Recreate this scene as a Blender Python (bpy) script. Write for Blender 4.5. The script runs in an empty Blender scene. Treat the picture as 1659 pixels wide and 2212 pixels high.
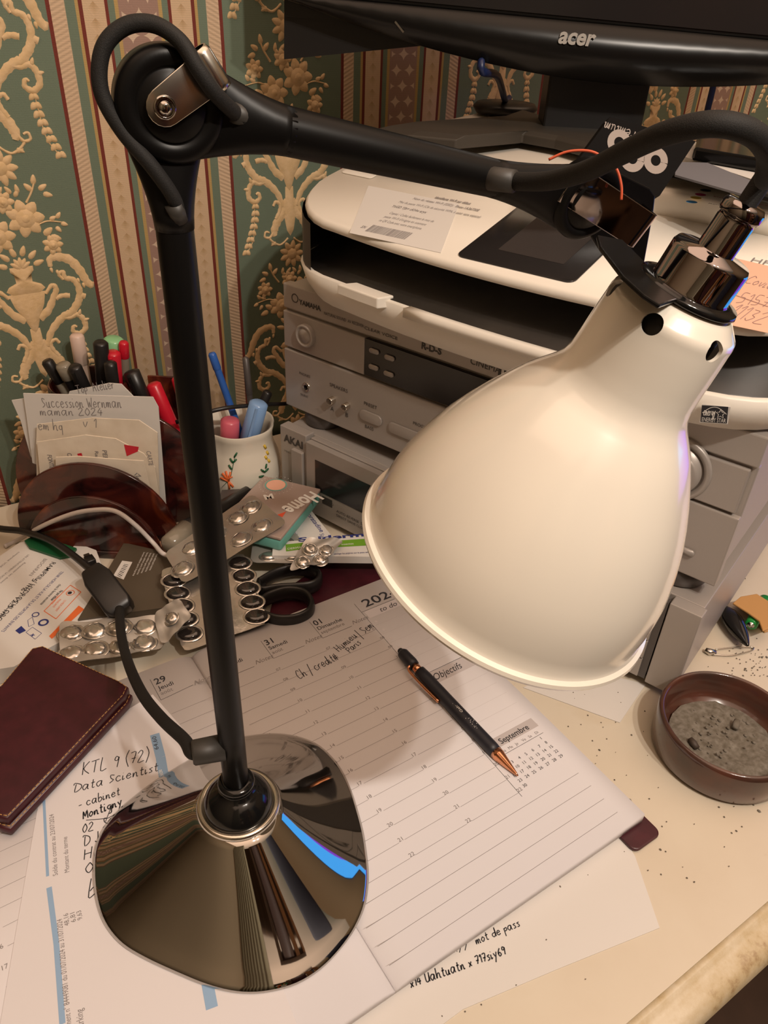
import bpy, bmesh, math, random
from mathutils import Vector, Matrix, noise
random.seed(7)
C = bpy.context.scene.collection
V = Vector
pi = math.pi
# ------------------------------------------------------------------ camera, world, lights, exposure
CX, CY, FPX, CAMH = 829.5, 1106.0, 1662.0, 0.46
_d = V((-116.5, -2408.0, -FPX)).normalized()
_up = -_d
_px = 3790 - CX
_X = V((_px, (_up.z * FPX - _up.x * _px) / _up.y, -FPX)).normalized()
_Y = _up.cross(_X)
R = Matrix((_X, _Y, _up))                       # camera space -> world
CO = V((0, 0, CAMH))
cam_d = bpy.data.cameras.new('camera'); cam = bpy.data.objects.new('camera', cam_d); C.objects.link(cam)
cam_d.sensor_fit = 'VERTICAL'; cam_d.sensor_height = 24.0; cam_d.lens = FPX / 2212 * 24.0
cam_d.clip_start = 0.01; cam_d.clip_end = 50
cam.matrix_world = Matrix.Translation(CO) @ R.to_4x4()
sc = bpy.context.scene; sc.camera = cam
sc.view_settings.view_transform = 'Standard'; sc.view_settings.look = 'None'
sc.view_settings.gamma = 1.0; sc.view_settings.exposure = 0.9; sc.view_settings.use_curve_mapping = False
w = bpy.data.worlds.new('room'); sc.world = w; w.use_nodes = True
_n = w.node_tree.nodes; _l = w.node_tree.links           # a dim room: warm light bounced off the ceiling, dark walls
_tc_ = _n.new('ShaderNodeTexCoord'); _sp = _n.new('ShaderNodeSeparateXYZ'); _l.new(_tc_.outputs['Generated'], _sp.inputs[0])
_rp = _n.new('ShaderNodeValToRGB'); _l.new(_sp.outputs[2], _rp.inputs[0])
_rp.color_ramp.elements[0].position = 0.50; _rp.color_ramp.elements[0].color = (0.085, 0.074, 0.052, 1)
_rp.color_ramp.elements[1].position = 0.90; _rp.color_ramp.elements[1].color = (1.02, 0.68, 0.47, 1)
_l.new(_rp.outputs[0], _n['Background'].inputs[0]); _n['Background'].inputs[1].default_value = 1.0
def lamp(name, loc, power, rad, col=(1, 0.88, 0.76)):
    l = bpy.data.lights.new(name, 'POINT'); l.energy = power; l.shadow_soft_size = rad; l.color = col
    o = bpy.data.objects.new(name, l); o.location = loc; C.objects.link(o); return o
lamp('ceiling_bulb', (0.20, -0.38, 1.05), 9.8, 0.017)
lamp('ceiling_bulb', (0.34, -0.42, 1.05), 7.6, 0.017)

def ray(x, y):
    return R @ V((x - CX, -(y - CY), -FPX))
def T(x, y, z=0.0):                              # a pixel seen at height z above the desk
    r = ray(x, y); return CO + r * ((z - CO.z) / r.z)
def D(x, y, d):                                  # a pixel seen at distance d from the camera
    return CO + ray(x, y).normalized() * d
def PL(x, y, p, n):                              # a pixel seen on a plane
    r = ray(x, y); return CO + r * ((p - CO).dot(n) / r.dot(n))

# ------------------------------------------------------------------ materials
class NT:
    def __init__(s, m): s.t = m.node_tree; s.n = s.t.nodes; s.b = s.n['Principled BSDF']
    def new(s, k, **kw):
        n = s.n.new(k)
        for a, v in kw.items(): setattr(n, a, v)
        return n
    def link(s, a, b): s.t.links.new(a, b)
    def math(s, op, a, b=None, c=None):
        n = s.n.new('ShaderNodeMath'); n.operation = op
        for i, v in enumerate((a, b, c)):
            if v is None: continue
            if isinstance(v, (int, float)): n.inputs[i].default_value = v
            else: s.link(v, n.inputs[i])
        return n.outputs[0]
    def pos(s):
        return s.new('ShaderNodeNewGeometry').outputs['Position']
    def noise(s, scale, detail=3, rough=.5, vec=None, dist=0.0):
        n = s.new('ShaderNodeTexNoise'); n.inputs['Scale'].default_value = scale; n.inputs['Detail'].default_value = detail
        n.inputs['Roughness'].default_value = rough; n.inputs['Distortion'].default_value = dist
        s.link(vec if vec is not None else s.pos(), n.inputs['Vector']); return n.outputs['Fac']
    def ramp(s, fac, stops, interp='LINEAR'):
        r = s.new('ShaderNodeValToRGB'); cr = r.color_ramp; cr.interpolation = interp
        while len(cr.elements) > 1: cr.elements.remove(cr.elements[-1])
        cr.elements[0].position = stops[0][0]; cr.elements[0].color = (*stops[0][1], 1)
        for p, c in stops[1:]:
            e = cr.elements.new(p); e.color = (*c, 1)
        s.link(fac, r.inputs[0]); return r.outputs[0]
    def mix(s, f, a, b):
        n = s.new('ShaderNodeMix', data_type='RGBA')
        for i, v in ((0, f), (6, a), (7, b)):
            if isinstance(v, tuple): n.inputs[i].default_value = (*v, 1)
            elif isinstance(v, (int, float)): n.inputs[i].default_value = v
            else: s.link(v, n.inputs[i])
        return n.outputs[2]
    def bump(s, h, st=.3, dist=.001):
        n = s.new('ShaderNodeBump'); n.inputs['Strength'].default_value = st; n.inputs['Distance'].default_value = dist
        s.link(h, n.inputs['Height']); s.link(n.outputs[0], s.b.inputs['Normal'])
MATS = {}
def M(name, col=(.8, .8, .8), rough=.5, metal=0.0, spec=None, coat=0, emit=None, trans=0, ns=None, nb=None, ncol=None):
    if name in MATS: return MATS[name]
    m = bpy.data.materials.new(name); m.use_nodes = True; b = m.node_tree.nodes['Principled BSDF']
    b.inputs['Base Color'].default_value = (*col, 1); b.inputs['Roughness'].default_value = rough; b.inputs['Metallic'].default_value = metal
    if spec is not None: b.inputs['Specular IOR Level'].default_value = spec
    if coat: b.inputs['Coat Weight'].default_value = coat; b.inputs['Coat Roughness'].default_value = .08
    if trans: b.inputs['Transmission Weight'].default_value = trans
    if emit: b.inputs['Emission Color'].default_value = (*emit[0], 1); b.inputs['Emission Strength'].default_value = emit[1]
    if ns:
        n = NT(m); f = n.noise(ns, 4)
        if ncol: n.link(n.ramp(f, [(.3, col), (.75, ncol)]), b.inputs['Base Color'])
        if nb: n.bump(f, nb, .0008)
    MATS[name] = m; return m

M('black_metal', (.0045, .0042, .004), .36, 0, .20)
M('print_dark', (.05, .045, .04), .5)
M('black_gloss', (.006, .006, .006), .12)
M('black_plastic', (.012, .011, .011), .35)
M('chrome', (.47, .45, .42), .04, 1)
M('chrome_dark', (.34, .31, .31), .05, 1)
M('chrome_dull', (.66, .62, .55), .22, 1)
M('shade_enamel', (.84, .79, .69), .24, spec=.8, coat=1)
MATS['shade_enamel'].node_tree.nodes['Principled BSDF'].inputs['Coat Roughness'].default_value = .11
M('rubber_sleeve', (.035, .032, .028), .5)
M('paper', (.70, .68, .70), .85, ns=40, nb=.02)
M('paper_cream', (.76, .68, .56), .85, ns=60, ncol=(.66, .57, .45))
M('paper_white', (.66, .64, .61), .8)
M('ink', (.02, .02, .025), .7)
M('ink_grey', (.22, .2, .2), .7)
M('ink_light', (.50, .47, .46), .8)
M('ink_blue', (.02, .03, .18), .6)
M('ink_white', (.8, .78, .74), .6)
M('ink_red', (.62, .08, .03), .6)
M('bluestripe', (.27, .42, .62), .7)
M('burgundy', (.040, .006, .011), .36, ns=120, ncol=(.062, .009, .016), nb=.12)
M('stitch', (.55, .30, .10), .6)
M('silver_plastic', (.40, .365, .335), .38, .25)
M('silver_dark', (.10, .09, .085), .4, .3)
M('printer_white', (.84, .80, .72), .42)
M('printer_black', (.011, .010, .010), .42, ns=25, ncol=(.03, .026, .022))
M('screen_dark', (.018, .016, .016), .18)
M('screen_grey', (.045, .038, .036), .25)
M('rose_gold', (.78, .36, .20), .16, 1)
M('pen_black', (.014, .015, .022), .45)
M('foil', (.60, .57, .53), .24, .9, ns=130, nb=.35)
M('foil_matt', (.48, .45, .41), .42, .5, ns=200, nb=.1)
M('capsule', (.015, .012, .012), .08, coat=1)
M('tablet', (.70, .66, .60), .4)
M('ceramic', (.78, .73, .62), .14, coat=.5)
M('red_plastic', (.55, .012, .03), .3)
M('pink_plastic', (.60, .12, .17), .3)
M('green_plastic', (.02, .33, .06), .3)
M('green_pale', (.25, .55, .28), .25)
M('blue_plastic', (.03, .12, .45), .3)
M('blue_pale', (.22, .38, .66), .25)
M('pink_white', (.66, .50, .42), .4)
M('yellow_tan', (.50, .36, .12), .5)
M('clear_grey', (.25, .22, .17), .15)
M('cable_white', (.66, .62, .60), .4)
M('dark_green', (.010, .10, .035), .4)
M('leaf_green', (.16, .36, .03), .4)
M('booklet_brown', (.085, .066, .045), .42)
M('orange', (.75, .16, .04), .5)
M('tissue_taupe', (.38, .29, .25), .38, coat=.3)
M('tissue_teal', (.15, .42, .36), .5)
M('peach', (.78, .42, .30), .6)
M('note_peach', (.74, .46, .33), .8)
M('note_ink', (.36, .22, .20), .7)
M('tan_leather', (.50, .27, .09), .6)
M('steel', (.6, .57, .52), .25, 1)
M('ash', (.10, .085, .062), .95, ns=260, ncol=(.21, .19, .16), nb=.6)
M('sticky_black', (.016, .014, .014), .3)
M('card_black', (.005, .0045, .0045), .75, 0, .1)
M('foot_dusty', (.045, .038, .030), .5)
M('ink_grey_band', (.52, .48, .48), .8)
M('logo_silver', (.42, .40, .37), .5)
M('card_letter', (.30, .25, .22), .5)
M('wire_red', (.6, .10, .04), .4)
M('cable_blue', (.01, .02, .08), .4)
M('cloth_grey', (.16, .16, .18), .8)
M('bezel_black', (.006, .0055, .005), .27, 0, .3)
M('magenta', (.6, .04, .2), .5)
M('yellow', (.72, .5, .05), .5)
M('cyan', (.06, .28, .62), .5)
M('sleeve_inside', (.05, .035, .025), .6)
M('floor_wood', (.05, .028, .016), .5, ns=12, ncol=(.09, .05, .03))
M('wall_plain', (.30, .24, .16), .9)
M('wood_dark', (.07, .032, .016), .45, ns=14, ncol=(.14, .07, .03))

m = M('braid', (.012, .011, .010), .75); n = NT(m)
mp = n.new('ShaderNodeTexVoronoi'); mp.inputs['Scale'].default_value = 2600; n.link(n.pos(), mp.inputs['Vector'])
n.link(n.ramp(mp.outputs['Distance'], [(0, (.016, .013, .010)), (.5, (.004, .0035, .003))]), n.b.inputs['Base Color'])
n.bump(mp.outputs['Distance'], .25, .0002)

m = M('desk_cream', (.7, .6, .45), .45); n = NT(m)
f = n.noise(6, 5, .6); g = n.noise(90, 3)
c1 = n.ramp(f, [(.35, (.60, .53, .42)), (.62, (.64, .58, .47)), (.8, (.55, .46, .32))])
c2 = n.ramp(g, [(.0, (0, 0, 0)), (.70, (0, 0, 0)), (.80, (1, 1, 1))])
n.link(n.mix(n.math('MULTIPLY', c2, .25), c1, (.42, .32, .20)), n.b.inputs['Base Color'])
m = M('desk_edge', (.6, .5, .33), .5); n = NT(m)
f = n.noise(28, 6, .7)
n.link(n.ramp(f, [(.42, (.60, .52, .38)), (.58, (.50, .40, .24)), (.72, (.24, .13, .05))]), n.b.inputs['Base Color'])

m = M('tortoise', (.1, .03, .02), .16, coat=.6); n = NT(m)
f = n.noise(22, 3, .55, dist=1.2)
n.link(n.ramp(f, [(.38, (.010, .004, .004)), (.48, (.040, .008, .007)), (.60, (.075, .014, .009)), (.72, (.17, .036, .013))]), n.b.inputs['Base Color'])
m = M('ashtray_glaze', (.05, .02, .015), .18, coat=.5); n = NT(m)
f = n.noise(30, 3)
n.link(n.ramp(f, [(.3, (.045, .028, .022)), (.7, (.10, .035, .022))]), n.b.inputs['Base Color'])

# wallpaper ground: stripes by distance from the centre of each flower panel
WX0, WPER, WALLY = 0.1150, 0.273, 0.760
m = M('wallpaper', (.2, .3, .2), .8); n = NT(m)
sep = n.new('ShaderNodeSeparateXYZ'); n.link(n.pos(), sep.inputs[0]); X = sep.outputs[0]; Z = sep.outputs[2]
fr = n.math('FRACT', n.math('ADD', n.math('DIVIDE', n.math('SUBTRACT', X, WX0), WPER), 20.0))
dm = n.math('SUBTRACT', 0.5, n.math('ABSOLUTE', n.math('SUBTRACT', fr, 0.5)))
t = n.math('MULTIPLY', dm, 2.0)
P_ = .1365
GR = (.180, .235, .170); RD = (.20, .030, .020); CR = (.74, .53, .34); GO = (.55, .37, .14); PU = (.40, .25, .20); CR2 = (.72, .52, .35)
st = [(0, GR), (.0610, RD), (.0640, CR2), (.0758, GR), (.0838, GO), (.0866, RD), (.0898, CR), (.1082, RD), (.1108, GR), (.1160, GO), (.1192, PU)]
base = n.ramp(t, [(p / P_, c) for p, c in st], 'CONSTANT')
# leaf band chevrons, rope ridges, stars
def band(a, b): return n.math('MULTIPLY', n.math('GREATER_THAN', t, a / P_), n.math('LESS_THAN', t, b / P_))
lc = n.math('ABSOLUTE', n.math('SUBTRACT', t, .0990 / P_))
che = n.math('FRACT', n.math('ADD', n.math('DIVIDE', Z, .0115), n.math('MULTIPLY', lc, -13.0)))
leaf = n.math('MULTIPLY', n.math('LESS_THAN', lc, n.math('MULTIPLY', n.math('SUBTRACT', 1.0, che), .040)), band(.0898, .1082))
rope = n.math('MULTIPLY', n.math('SINE', n.math('ADD', n.math('MULTIPLY', Z, 1700.0), n.math('MULTIPLY', t, -110.0))), band(.064, .0758))
gx = n.math('SUBTRACT', n.math('FRACT', n.math('MULTIPLY', n.math('SUBTRACT', fr, .5), WPER / .0165)), .5)
row = n.math('FLOOR', n.math('DIVIDE', Z, .0145))
gx2 = n.math('SUBTRACT', n.math('FRACT', n.math('ADD', n.math('MULTIPLY', n.math('SUBTRACT', fr, .5), WPER / .0165), n.math('MULTIPLY', n.math('MODULO', n.math('ADD', row, 100.0), 2.0), .5))), .5)
gz = n.math('SUBTRACT', n.math('FRACT', n.math('DIVIDE', Z, .0145)), .5)
sm = n.math('ADD', n.math('POWER', n.math('ABSOLUTE', gx2), .62), n.math('POWER', n.math('ABSOLUTE', gz), .62))
star = n.math('MULTIPLY', n.math('LESS_THAN', sm, .60), n.math('GREATER_THAN', t, .1215 / P_))
gran = n.noise(900, 2)
c = n.mix(n.math('MULTIPLY', n.math('MULTIPLY', leaf, che), .75), base, (.42, .25, .10))
c = n.mix(n.math('MULTIPLY', n.math('ADD', rope, 0.0), .07), c, (.42, .25, .12))
c = n.mix(star, c, (.74, .56, .42))
thr = n.math('MULTIPLY', n.math('GREATER_THAN', n.math('SINE', n.math('MULTIPLY', Z, 3800.0)), .3), .10)
c = n.mix(thr, c, (.10, .11, .07))
n.link(c, n.b.inputs['Base Color'])
h = n.math('ADD', n.math('ADD', n.math('MULTIPLY', leaf, n.math('SUBTRACT', 1.0, che)), n.math('MULTIPLY', rope, .16)), n.math('MULTIPLY', gran, .25))
n.bump(h, .8, .0009)
m = M('wallpaper_relief', (.62, .43, .22), .75); n = NT(m)
f = n.noise(160, 3); n.link(n.ramp(f, [(.3, (.76, .54, .31)), (.7, (.68, .47, .24))]), n.b.inputs['Base Color']); n.bump(n.noise(350, 3), .5, .0008)

# ------------------------------------------------------------------ object helpers
ORG = {}
def thing(name, label, cat, loc=(0, 0, 0), group=None):
    o = bpy.data.objects.new(name, None); C.objects.link(o); o.location = loc; o.empty_display_size = .02
    o['label'] = label; o['category'] = cat
    if group: o['group'] = group
    ORG[o] = V(loc); return o
def tag(o, label, cat, group=None):
    o['label'] = label; o['category'] = cat
    if group: o['group'] = group
    return o
def obj(name, bm, mats, parent=None, smooth=True, bevel=0, label=None, kind=None, angle=40, seg=2):
    if not isinstance(mats, (list, tuple)): mats = [mats]
    org = ORG.get(parent, V((0, 0, 0))) if parent else V((0, 0, 0))
    if parent is None and bm.verts:
        org = V((sum(v.co.x for v in bm.verts), sum(v.co.y for v in bm.verts), 0)) / len(bm.verts)
        org.z = min(v.co.z for v in bm.verts)
    for v in bm.verts: v.co -= org
    me = bpy.data.meshes.new(name)
    if smooth:
        for f_ in bm.faces: f_.smooth = True
        ca = math.radians(angle)
        for e in bm.edges:
            if len(e.link_faces) == 2:
                try:
                    if e.calc_face_angle() > ca: e.smooth = False
                except ValueError: pass
    bm.to_mesh(me); bm.free()
    for x in mats: me.materials.append(MATS[x])
    o = bpy.data.objects.new(name, me); C.objects.link(o)
    if parent is None: o.location = org; ORG[o] = org
    else: o.parent = parent; ORG[o] = org
    if bevel:
        b = o.modifiers.new('Bevel', 'BEVEL'); b.width = bevel; b.segments = seg; b.limit_method = 'ANGLE'; b.angle_limit = math.radians(35)
        b.harden_normals = False
    if label: o['label'] = label
    if kind: o['kind'] = kind
    return o
B_ = bmesh.new
class Fr:                                        # a local frame
    def __init__(s, o, u, v=None, n=None):
        s.o = V(o); s.u = V(u).normalized()
        if n is not None and v is None:
            s.n = V(n).normalized(); s.u = (s.u - s.n * s.u.dot(s.n)).normalized(); s.v = s.n.cross(s.u)
        else:
            v = V(v); s.v = (v - s.u * v.dot(s.u)).normalized(); s.n = s.u.cross(s.v)
    def __call__(s, a, b, c=0): return s.o + s.u * a + s.v * b + s.n * c
def face(bm, pts, mi=0):
    f_ = bm.faces.new([bm.verts.new(p) for p in pts]); f_.material_index = mi; return f_
def box(bm, fr, a0, a1, b0, b1, c0, c1, mi=0):
    vs = [bm.verts.new(fr(a, b, c)) for c in (c0, c1) for b in (b0, b1) for a in (a0, a1)]
    for q in ((0, 2, 3, 1), (4, 5, 7, 6), (0, 1, 5, 4), (2, 6, 7, 3), (0, 4, 6, 2), (1, 3, 7, 5)):
        f_ = bm.faces.new([vs[i] for i in q]); f_.material_index = mi
def loft(bm, loops, mi=0, cap0=True, cap1=True, closed=True):
    L = [[bm.verts.new(p) for p in lp] for lp in loops]
    k = len(L[0])
    for a, b in zip(L, L[1:]):
        for i in range(k if closed else k - 1):
            j = (i + 1) % k
            try: f_ = bm.faces.new((a[i], a[j], b[j], b[i])); f_.material_index = mi
            except ValueError: pass
    if cap0: bm.faces.new(L[0][::-1]).material_index = mi
    if cap1: bm.faces.new(L[-1]).material_index = mi
def prism(bm, pts, off, mi=0):                   # polygon pts extruded by vector off
    loft(bm, [pts, [p + off for p in pts]], mi)
def lathe(bm, o, axis, prof, seg=48, mi=0, cap=False, closed=False):
    a = V(axis).normalized(); u = a.orthogonal().normalized(); v = a.cross(u); o = V(o)
    rings = []
    for r, h_ in prof:
        if r < 1e-7: rings.append([bm.verts.new(o + a * h_)])
        else: rings.append([bm.verts.new(o + a * h_ + (u * math.cos(2 * pi * i / seg) + v * math.sin(2 * pi * i / seg)) * r) for i in range(seg)])
    prs = list(zip(rings, rings[1:]))
    if closed: prs.append((rings[-1], rings[0]))
    for A, B in prs:
        for i in range(seg):
            j = (i + 1) % seg
            if len(A) == 1 and len(B) == 1: continue
            if len(A) == 1: q = (A[0], B[j], B[i])
            elif len(B) == 1: q = (A[i], A[j], B[0])
            else: q = (A[i], A[j], B[j], B[i])
            bm.faces.new(q).material_index = mi
    if cap:
        for rg, rev in ((rings[0], True), (rings[-1], False)):
            if len(rg) > 2: bm.faces.new(rg[::-1] if rev else rg).material_index = mi
def smoothpath(pts, n_=6):
    pts = [V(p) for p in pts]; out = []
    for i in range(len(pts) - 1):
        p0 = pts[max(i - 1, 0)]; p1 = pts[i]; p2 = pts[i + 1]; p3 = pts[min(i + 2, len(pts) - 1)]
        for k in range(n_):
            s = k / n_
            out.append(.5 * ((2 * p1) + (p2 - p0) * s + (2 * p0 - 5 * p1 + 4 * p2 - p3) * s * s + (3 * p1 - p0 - 3 * p2 + p3) * s ** 3))
    out.append(pts[-1]); return out
def tube(bm, pts, r, seg=12, mi=0, cap=True):
    pts = [V(p) for p in pts]; rs = r if isinstance(r, (list, tuple)) else [r] * len(pts)
    u = None; loops = []
    for i, p in enumerate(pts):
        t_ = (pts[min(i + 1, len(pts) - 1)] - pts[max(i - 1, 0)]).normalized()
        if u is None: u = t_.orthogonal().normalized()
        u = (u - t_ * u.dot(t_)).normalized(); v = t_.cross(u)
        loops.append([p + (u * math.cos(2 * pi * k / seg) + v * math.sin(2 * pi * k / seg)) * rs[i] for k in range(seg)])
    loft(bm, loops, mi, cap, cap)
def ball(bm, c, r, mi=0, sx=None, seg=12):
    c = V(c); fr = sx or Fr(c, (1, 0, 0), (0, 1, 0)); rr = r if isinstance(r, tuple) else (r, r, r)
    prof = [(math.sin(pi * i / 8), -math.cos(pi * i / 8)) for i in range(9)]
    rings = []
    for a, h_ in prof:
        if a < 1e-6: rings.append([bm.verts.new(fr(0, 0, h_ * rr[2]))])
        else: rings.append([bm.verts.new(fr(a * rr[0] * math.cos(2 * pi * k / seg), a * rr[1] * math.sin(2 * pi * k / seg), h_ * rr[2])) for k in range(seg)])
    for A, B in zip(rings, rings[1:]):
        for i in range(seg):
            j = (i + 1) % seg
            if len(A) == 1: q = (A[0], B[j], B[i])
            elif len(B) == 1: q = (A[i], A[j], B[0])
            else: q = (A[i], A[j], B[j], B[i])
            bm.faces.new(q).material_index = mi
def rrect(w_, h_, r, n_=5):                      # rounded rectangle centred on 0
    out = []
    for cx, cy, a0 in ((w_ / 2 - r, h_ / 2 - r, 0), (-w_ / 2 + r, h_ / 2 - r, 90), (-w_ / 2 + r, -h_ / 2 + r, 180), (w_ / 2 - r, -h_ / 2 + r, 270)):
        for k in range(n_ + 1):
            a = math.radians(a0 + 90 * k / n_); out.append((cx + r * math.cos(a), cy + r * math.sin(a)))
    return out
def slab(bm, fr, outl, c0, c1, mi=0): loft(bm, [[fr(a, b, c0) for a, b in outl], [fr(a, b, c1) for a, b in outl]], mi)

# ---- lettering
_tc = {}
def textmesh(s, bold=0.0, shear=0.0):
    k = (s, bold, shear)
    if k not in _tc:
        cu = bpy.data.curves.new('t', 'FONT'); cu.body = s; cu.size = 1; cu.offset = bold; cu.shear = shear; cu.resolution_u = 3
        o = bpy.data.objects.new('t', cu); me = o.to_mesh()
        _tc[k] = ([v.co.copy() for v in me.vertices], [tuple(p.vertices) for p in me.polygons])
        o.to_mesh_clear(); bpy.data.objects.remove(o); bpy.data.curves.remove(cu)
    return _tc[k]
def text(bm, s, fr, size=None, width=None, mi=1, h_=.00012, bold=0.0, shear=0.0, center=False, ys=1.0):
    vs, fs = textmesh(s, bold, shear)
    if not vs: return
    x0 = min(v.x for v in vs); x1 = max(v.x for v in vs)
    sx = (width / (x1 - x0)) if width else size
    sy = size if size else sx
    sy *= ys
    dx = -x0 - ((x1 - x0) / 2 if center else 0)
    nv = [bm.verts.new(fr((v.x + dx) * sx, v.y * sy, h_)) for v in vs]
    for f_ in fs:
        try: bm.faces.new([nv[i] for i in f_]).material_index = mi
        except ValueError: pass
def pxfr(p0, p1, z):
    a = T(*p0, z); b = T(*p1, z); return Fr(a, b - a, None, (0, 0, 1)), (b - a).length
def ptext(bm, s, p0, p1, z, size=None, **kw):     # lettering from pixel p0 to p1, lying at height z
    fr, L = pxfr(p0, p1, z); text(bm, s, fr, size, L, **kw)
HW = {  # handwriting strokes, unit x-height 1
 'a': [[(.8, .9), (.3, 1), (0, .5), (.3, 0), (.7, .5), (.8, 1), (.8, .1), (1, 0)]], 'b': [[(0, 1.9), (.05, 0), (.5, .1), (.7, .5), (.4, .9), (.1, .6)]],
 'c': [[(.7, .85), (.3, 1), (0, .5), (.3, 0), (.8, .2)]], 'd': [[(.7, .8), (.2, .8), (0, .4), (.3, 0), (.7, .4), (.8, 1.9), (.8, 0)]],
 'e': [[(.1, .5), (.7, .6), (.4, 1), (0, .5), (.3, 0), (.8, .2)]], 'f': [[(.7, 1.7), (.4, 1.8), (.3, 0), (.1, -.6)], [(0, .9), (.7, .9)]],
 'g': [[(.7, .9), (.2, .9), (0, .5), (.4, .1), (.7, .8), (.7, -.6), (.2, -.7)]], 'h': [[(0, 1.9), (0, 0), (.2, .7), (.6, .8), (.7, 0), (.9, .1)]],
 'i': [[(0, .9), (0, 0), (.3, .2)], [(.02, 1.35), (.06, 1.4)]], 'j': [[(.3, .9), (.3, -.6), (0, -.5)]], 'l': [[(0, 1.8), (0, .1), (.3, .1)]],
 'm': [[(0, .9), (0, 0), (.2, .8), (.4, .7), (.4, 0), (.6, .8), (.85, .7), (.85, 0), (1, .1)]], 'n': [[(0, .9), (0, 0), (.2, .7), (.5, .8), (.6, 0), (.8, .1)]],
 'o': [[(.4, 1), (0, .5), (.3, 0), (.7, .5), (.4, 1)]], 'p': [[(0, .9), (0, -.9)], [(0, .7), (.5, .9), (.6, .4), (.1, .2)]], 'q': [[(.6, .8), (.1, .8), (0, .3), (.5, .2), (.6, .9), (.6, -.8)]],
 'r': [[(0, .9), (0, 0)], [(0, .5), (.3, .9), (.6, .85)]], 's': [[(.6, .9), (.1, .8), (.4, .45), (.5, .1), (0, 0)]], 't': [[(.3, 1.6), (.25, .1), (.6, .1)], [(0, 1.0), (.6, 1.05)]],
 'u': [[(0, .9), (.1, .1), (.5, .1), (.6, .9), (.6, 0), (.8, .1)]], 'v': [[(0, .9), (.3, 0), (.6, 1)]], 'w': [[(0, .9), (.2, 0), (.4, .7), (.7, 0), (.8, 1)]], 'x': [[(0, .9), (.6, 0)], [(.6, .9), (0, 0)]],
 'y': [[(0, .9), (.3, .3)], [(.7, 1), (.1, -.8)]], 'z': [[(0, .9), (.6, .9), (0, 0), (.7, 0)]],
 'C': [[(.9, 1.5), (.4, 1.8), (0, .9), (.3, 0), (1, .2)]], 'D': [[(.2, 1.5), (.1, 0), (1, .4), (1, 1.2), (0, 1.7), (-.2, 1.4)]], 'K': [[(0, 1.7), (0, 0)], [(.8, 1.6), (.1, .8), (.9, 0)]],
 'T': [[(-.1, 1.5), (1, 1.6)], [(.5, 1.5), (.4, 0)]], 'L': [[(.1, 1.7), (0, 0), (.8, .1)]], 'M': [[(0, 0), (.1, 1.5), (.4, .4), (.8, 1.5), (.9, 0)]], 'S': [[(.8, 1.4), (.2, 1.5), (.3, .9), (.7, .5), (.1, 0)]],
 'W': [[(0, 1.5), (.3, 0), (.5, 1), (.8, 0), (1.1, 1.6)]], 'H': [[(0, 1.6), (0, 0)], [(.8, 1.7), (.7, 0)], [(0, .8), (.8, .8)]], 'P': [[(0, 1.6), (0, 0)], [(0, 1.5), (.8, 1.3), (.6, .8), (0, .7)]], 'U': [[(0, 1.6), (.1, .1), (.7, .2), (.8, 1.6)], [(.8, 1), (.8, 0)]],
 'J': [[(.6, 1.6), (.5, .1), (0, .2)]], 'F': [[(0, 0), (.1, 1.6), (.8, 1.6)], [(0, .9), (.6, .9)]], 'A': [[(0, 0), (.4, 1.6), (.8, 0)], [(.2, .6), (.7, .6)]],
 '0': [[(.4, 1.5), (0, .7), (.4, 0), (.8, .7), (.4, 1.5)]], '1': [[(0, 1.1), (.3, 1.5), (.3, 0)]], '2': [[(0, 1.2), (.4, 1.5), (.7, 1.1), (0, 0), (.9, .05)]], '3': [[(0, 1.4), (.6, 1.3), (.3, .8), (.7, .5), (.3, 0), (0, .2)]],
 '4': [[(.5, 1.5), (0, .6), (.8, .6)], [(.6, 1.1), (.5, 0)]], '5': [[(.8, 1.5), (.2, 1.5), (.1, .9), (.6, .8), (.6, .2), (0, 0)]], '6': [[(.6, 1.5), (.1, .7), (.3, 0), (.7, .3), (.4, .7), (.1, .5)]], '7': [[(0, 1.4), (.7, 1.5), (.3, 0)], [(.1, .7), (.7, .7)]],
 '8': [[(.4, .8), (0, 1.2), (.4, 1.5), (.7, 1.2), (.1, .4), (.4, 0), (.7, .3), (.4, .8)]], '9': [[(.7, 1.2), (.3, 1.5), (.1, 1), (.5, .9), (.7, 1.3), (.5, 0)]],
 '-': [[(0, .5), (.6, .55)]], '/': [[(0, -.6), (.5, 2)]], '(': [[(.4, 1.9), (0, .9), (.4, -.3)]], ')': [[(0, 1.9), (.4, .9), (0, -.3)]], '.': [[(0, .05), (.08, 0)]], '#': [[(.1, 1.4), (.1, 0)], [(.5, 1.5), (.5, 0)], [(-.1, .9), (.8, 1)], [(-.1, .4), (.8, .5)]]}
def stroke(bm, pts, fr, wd, mi, h_):
    vs = []
    for i, p in enumerate(pts):
        a = pts[max(i - 1, 0)]; b = pts[min(i + 1, len(pts) - 1)]
        dx, dy = b[0] - a[0], b[1] - a[1]; l = math.hypot(dx, dy) or 1; nx, ny = -dy / l * wd / 2, dx / l * wd / 2
        vs.append((bm.verts.new(fr(p[0] + nx, p[1] + ny, h_)), bm.verts.new(fr(p[0] - nx, p[1] - ny, h_))))
    for a, b in zip(vs, vs[1:]):
        try: bm.faces.new((a[1], b[1], b[0], a[0])).material_index = mi
        except ValueError: pass
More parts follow.
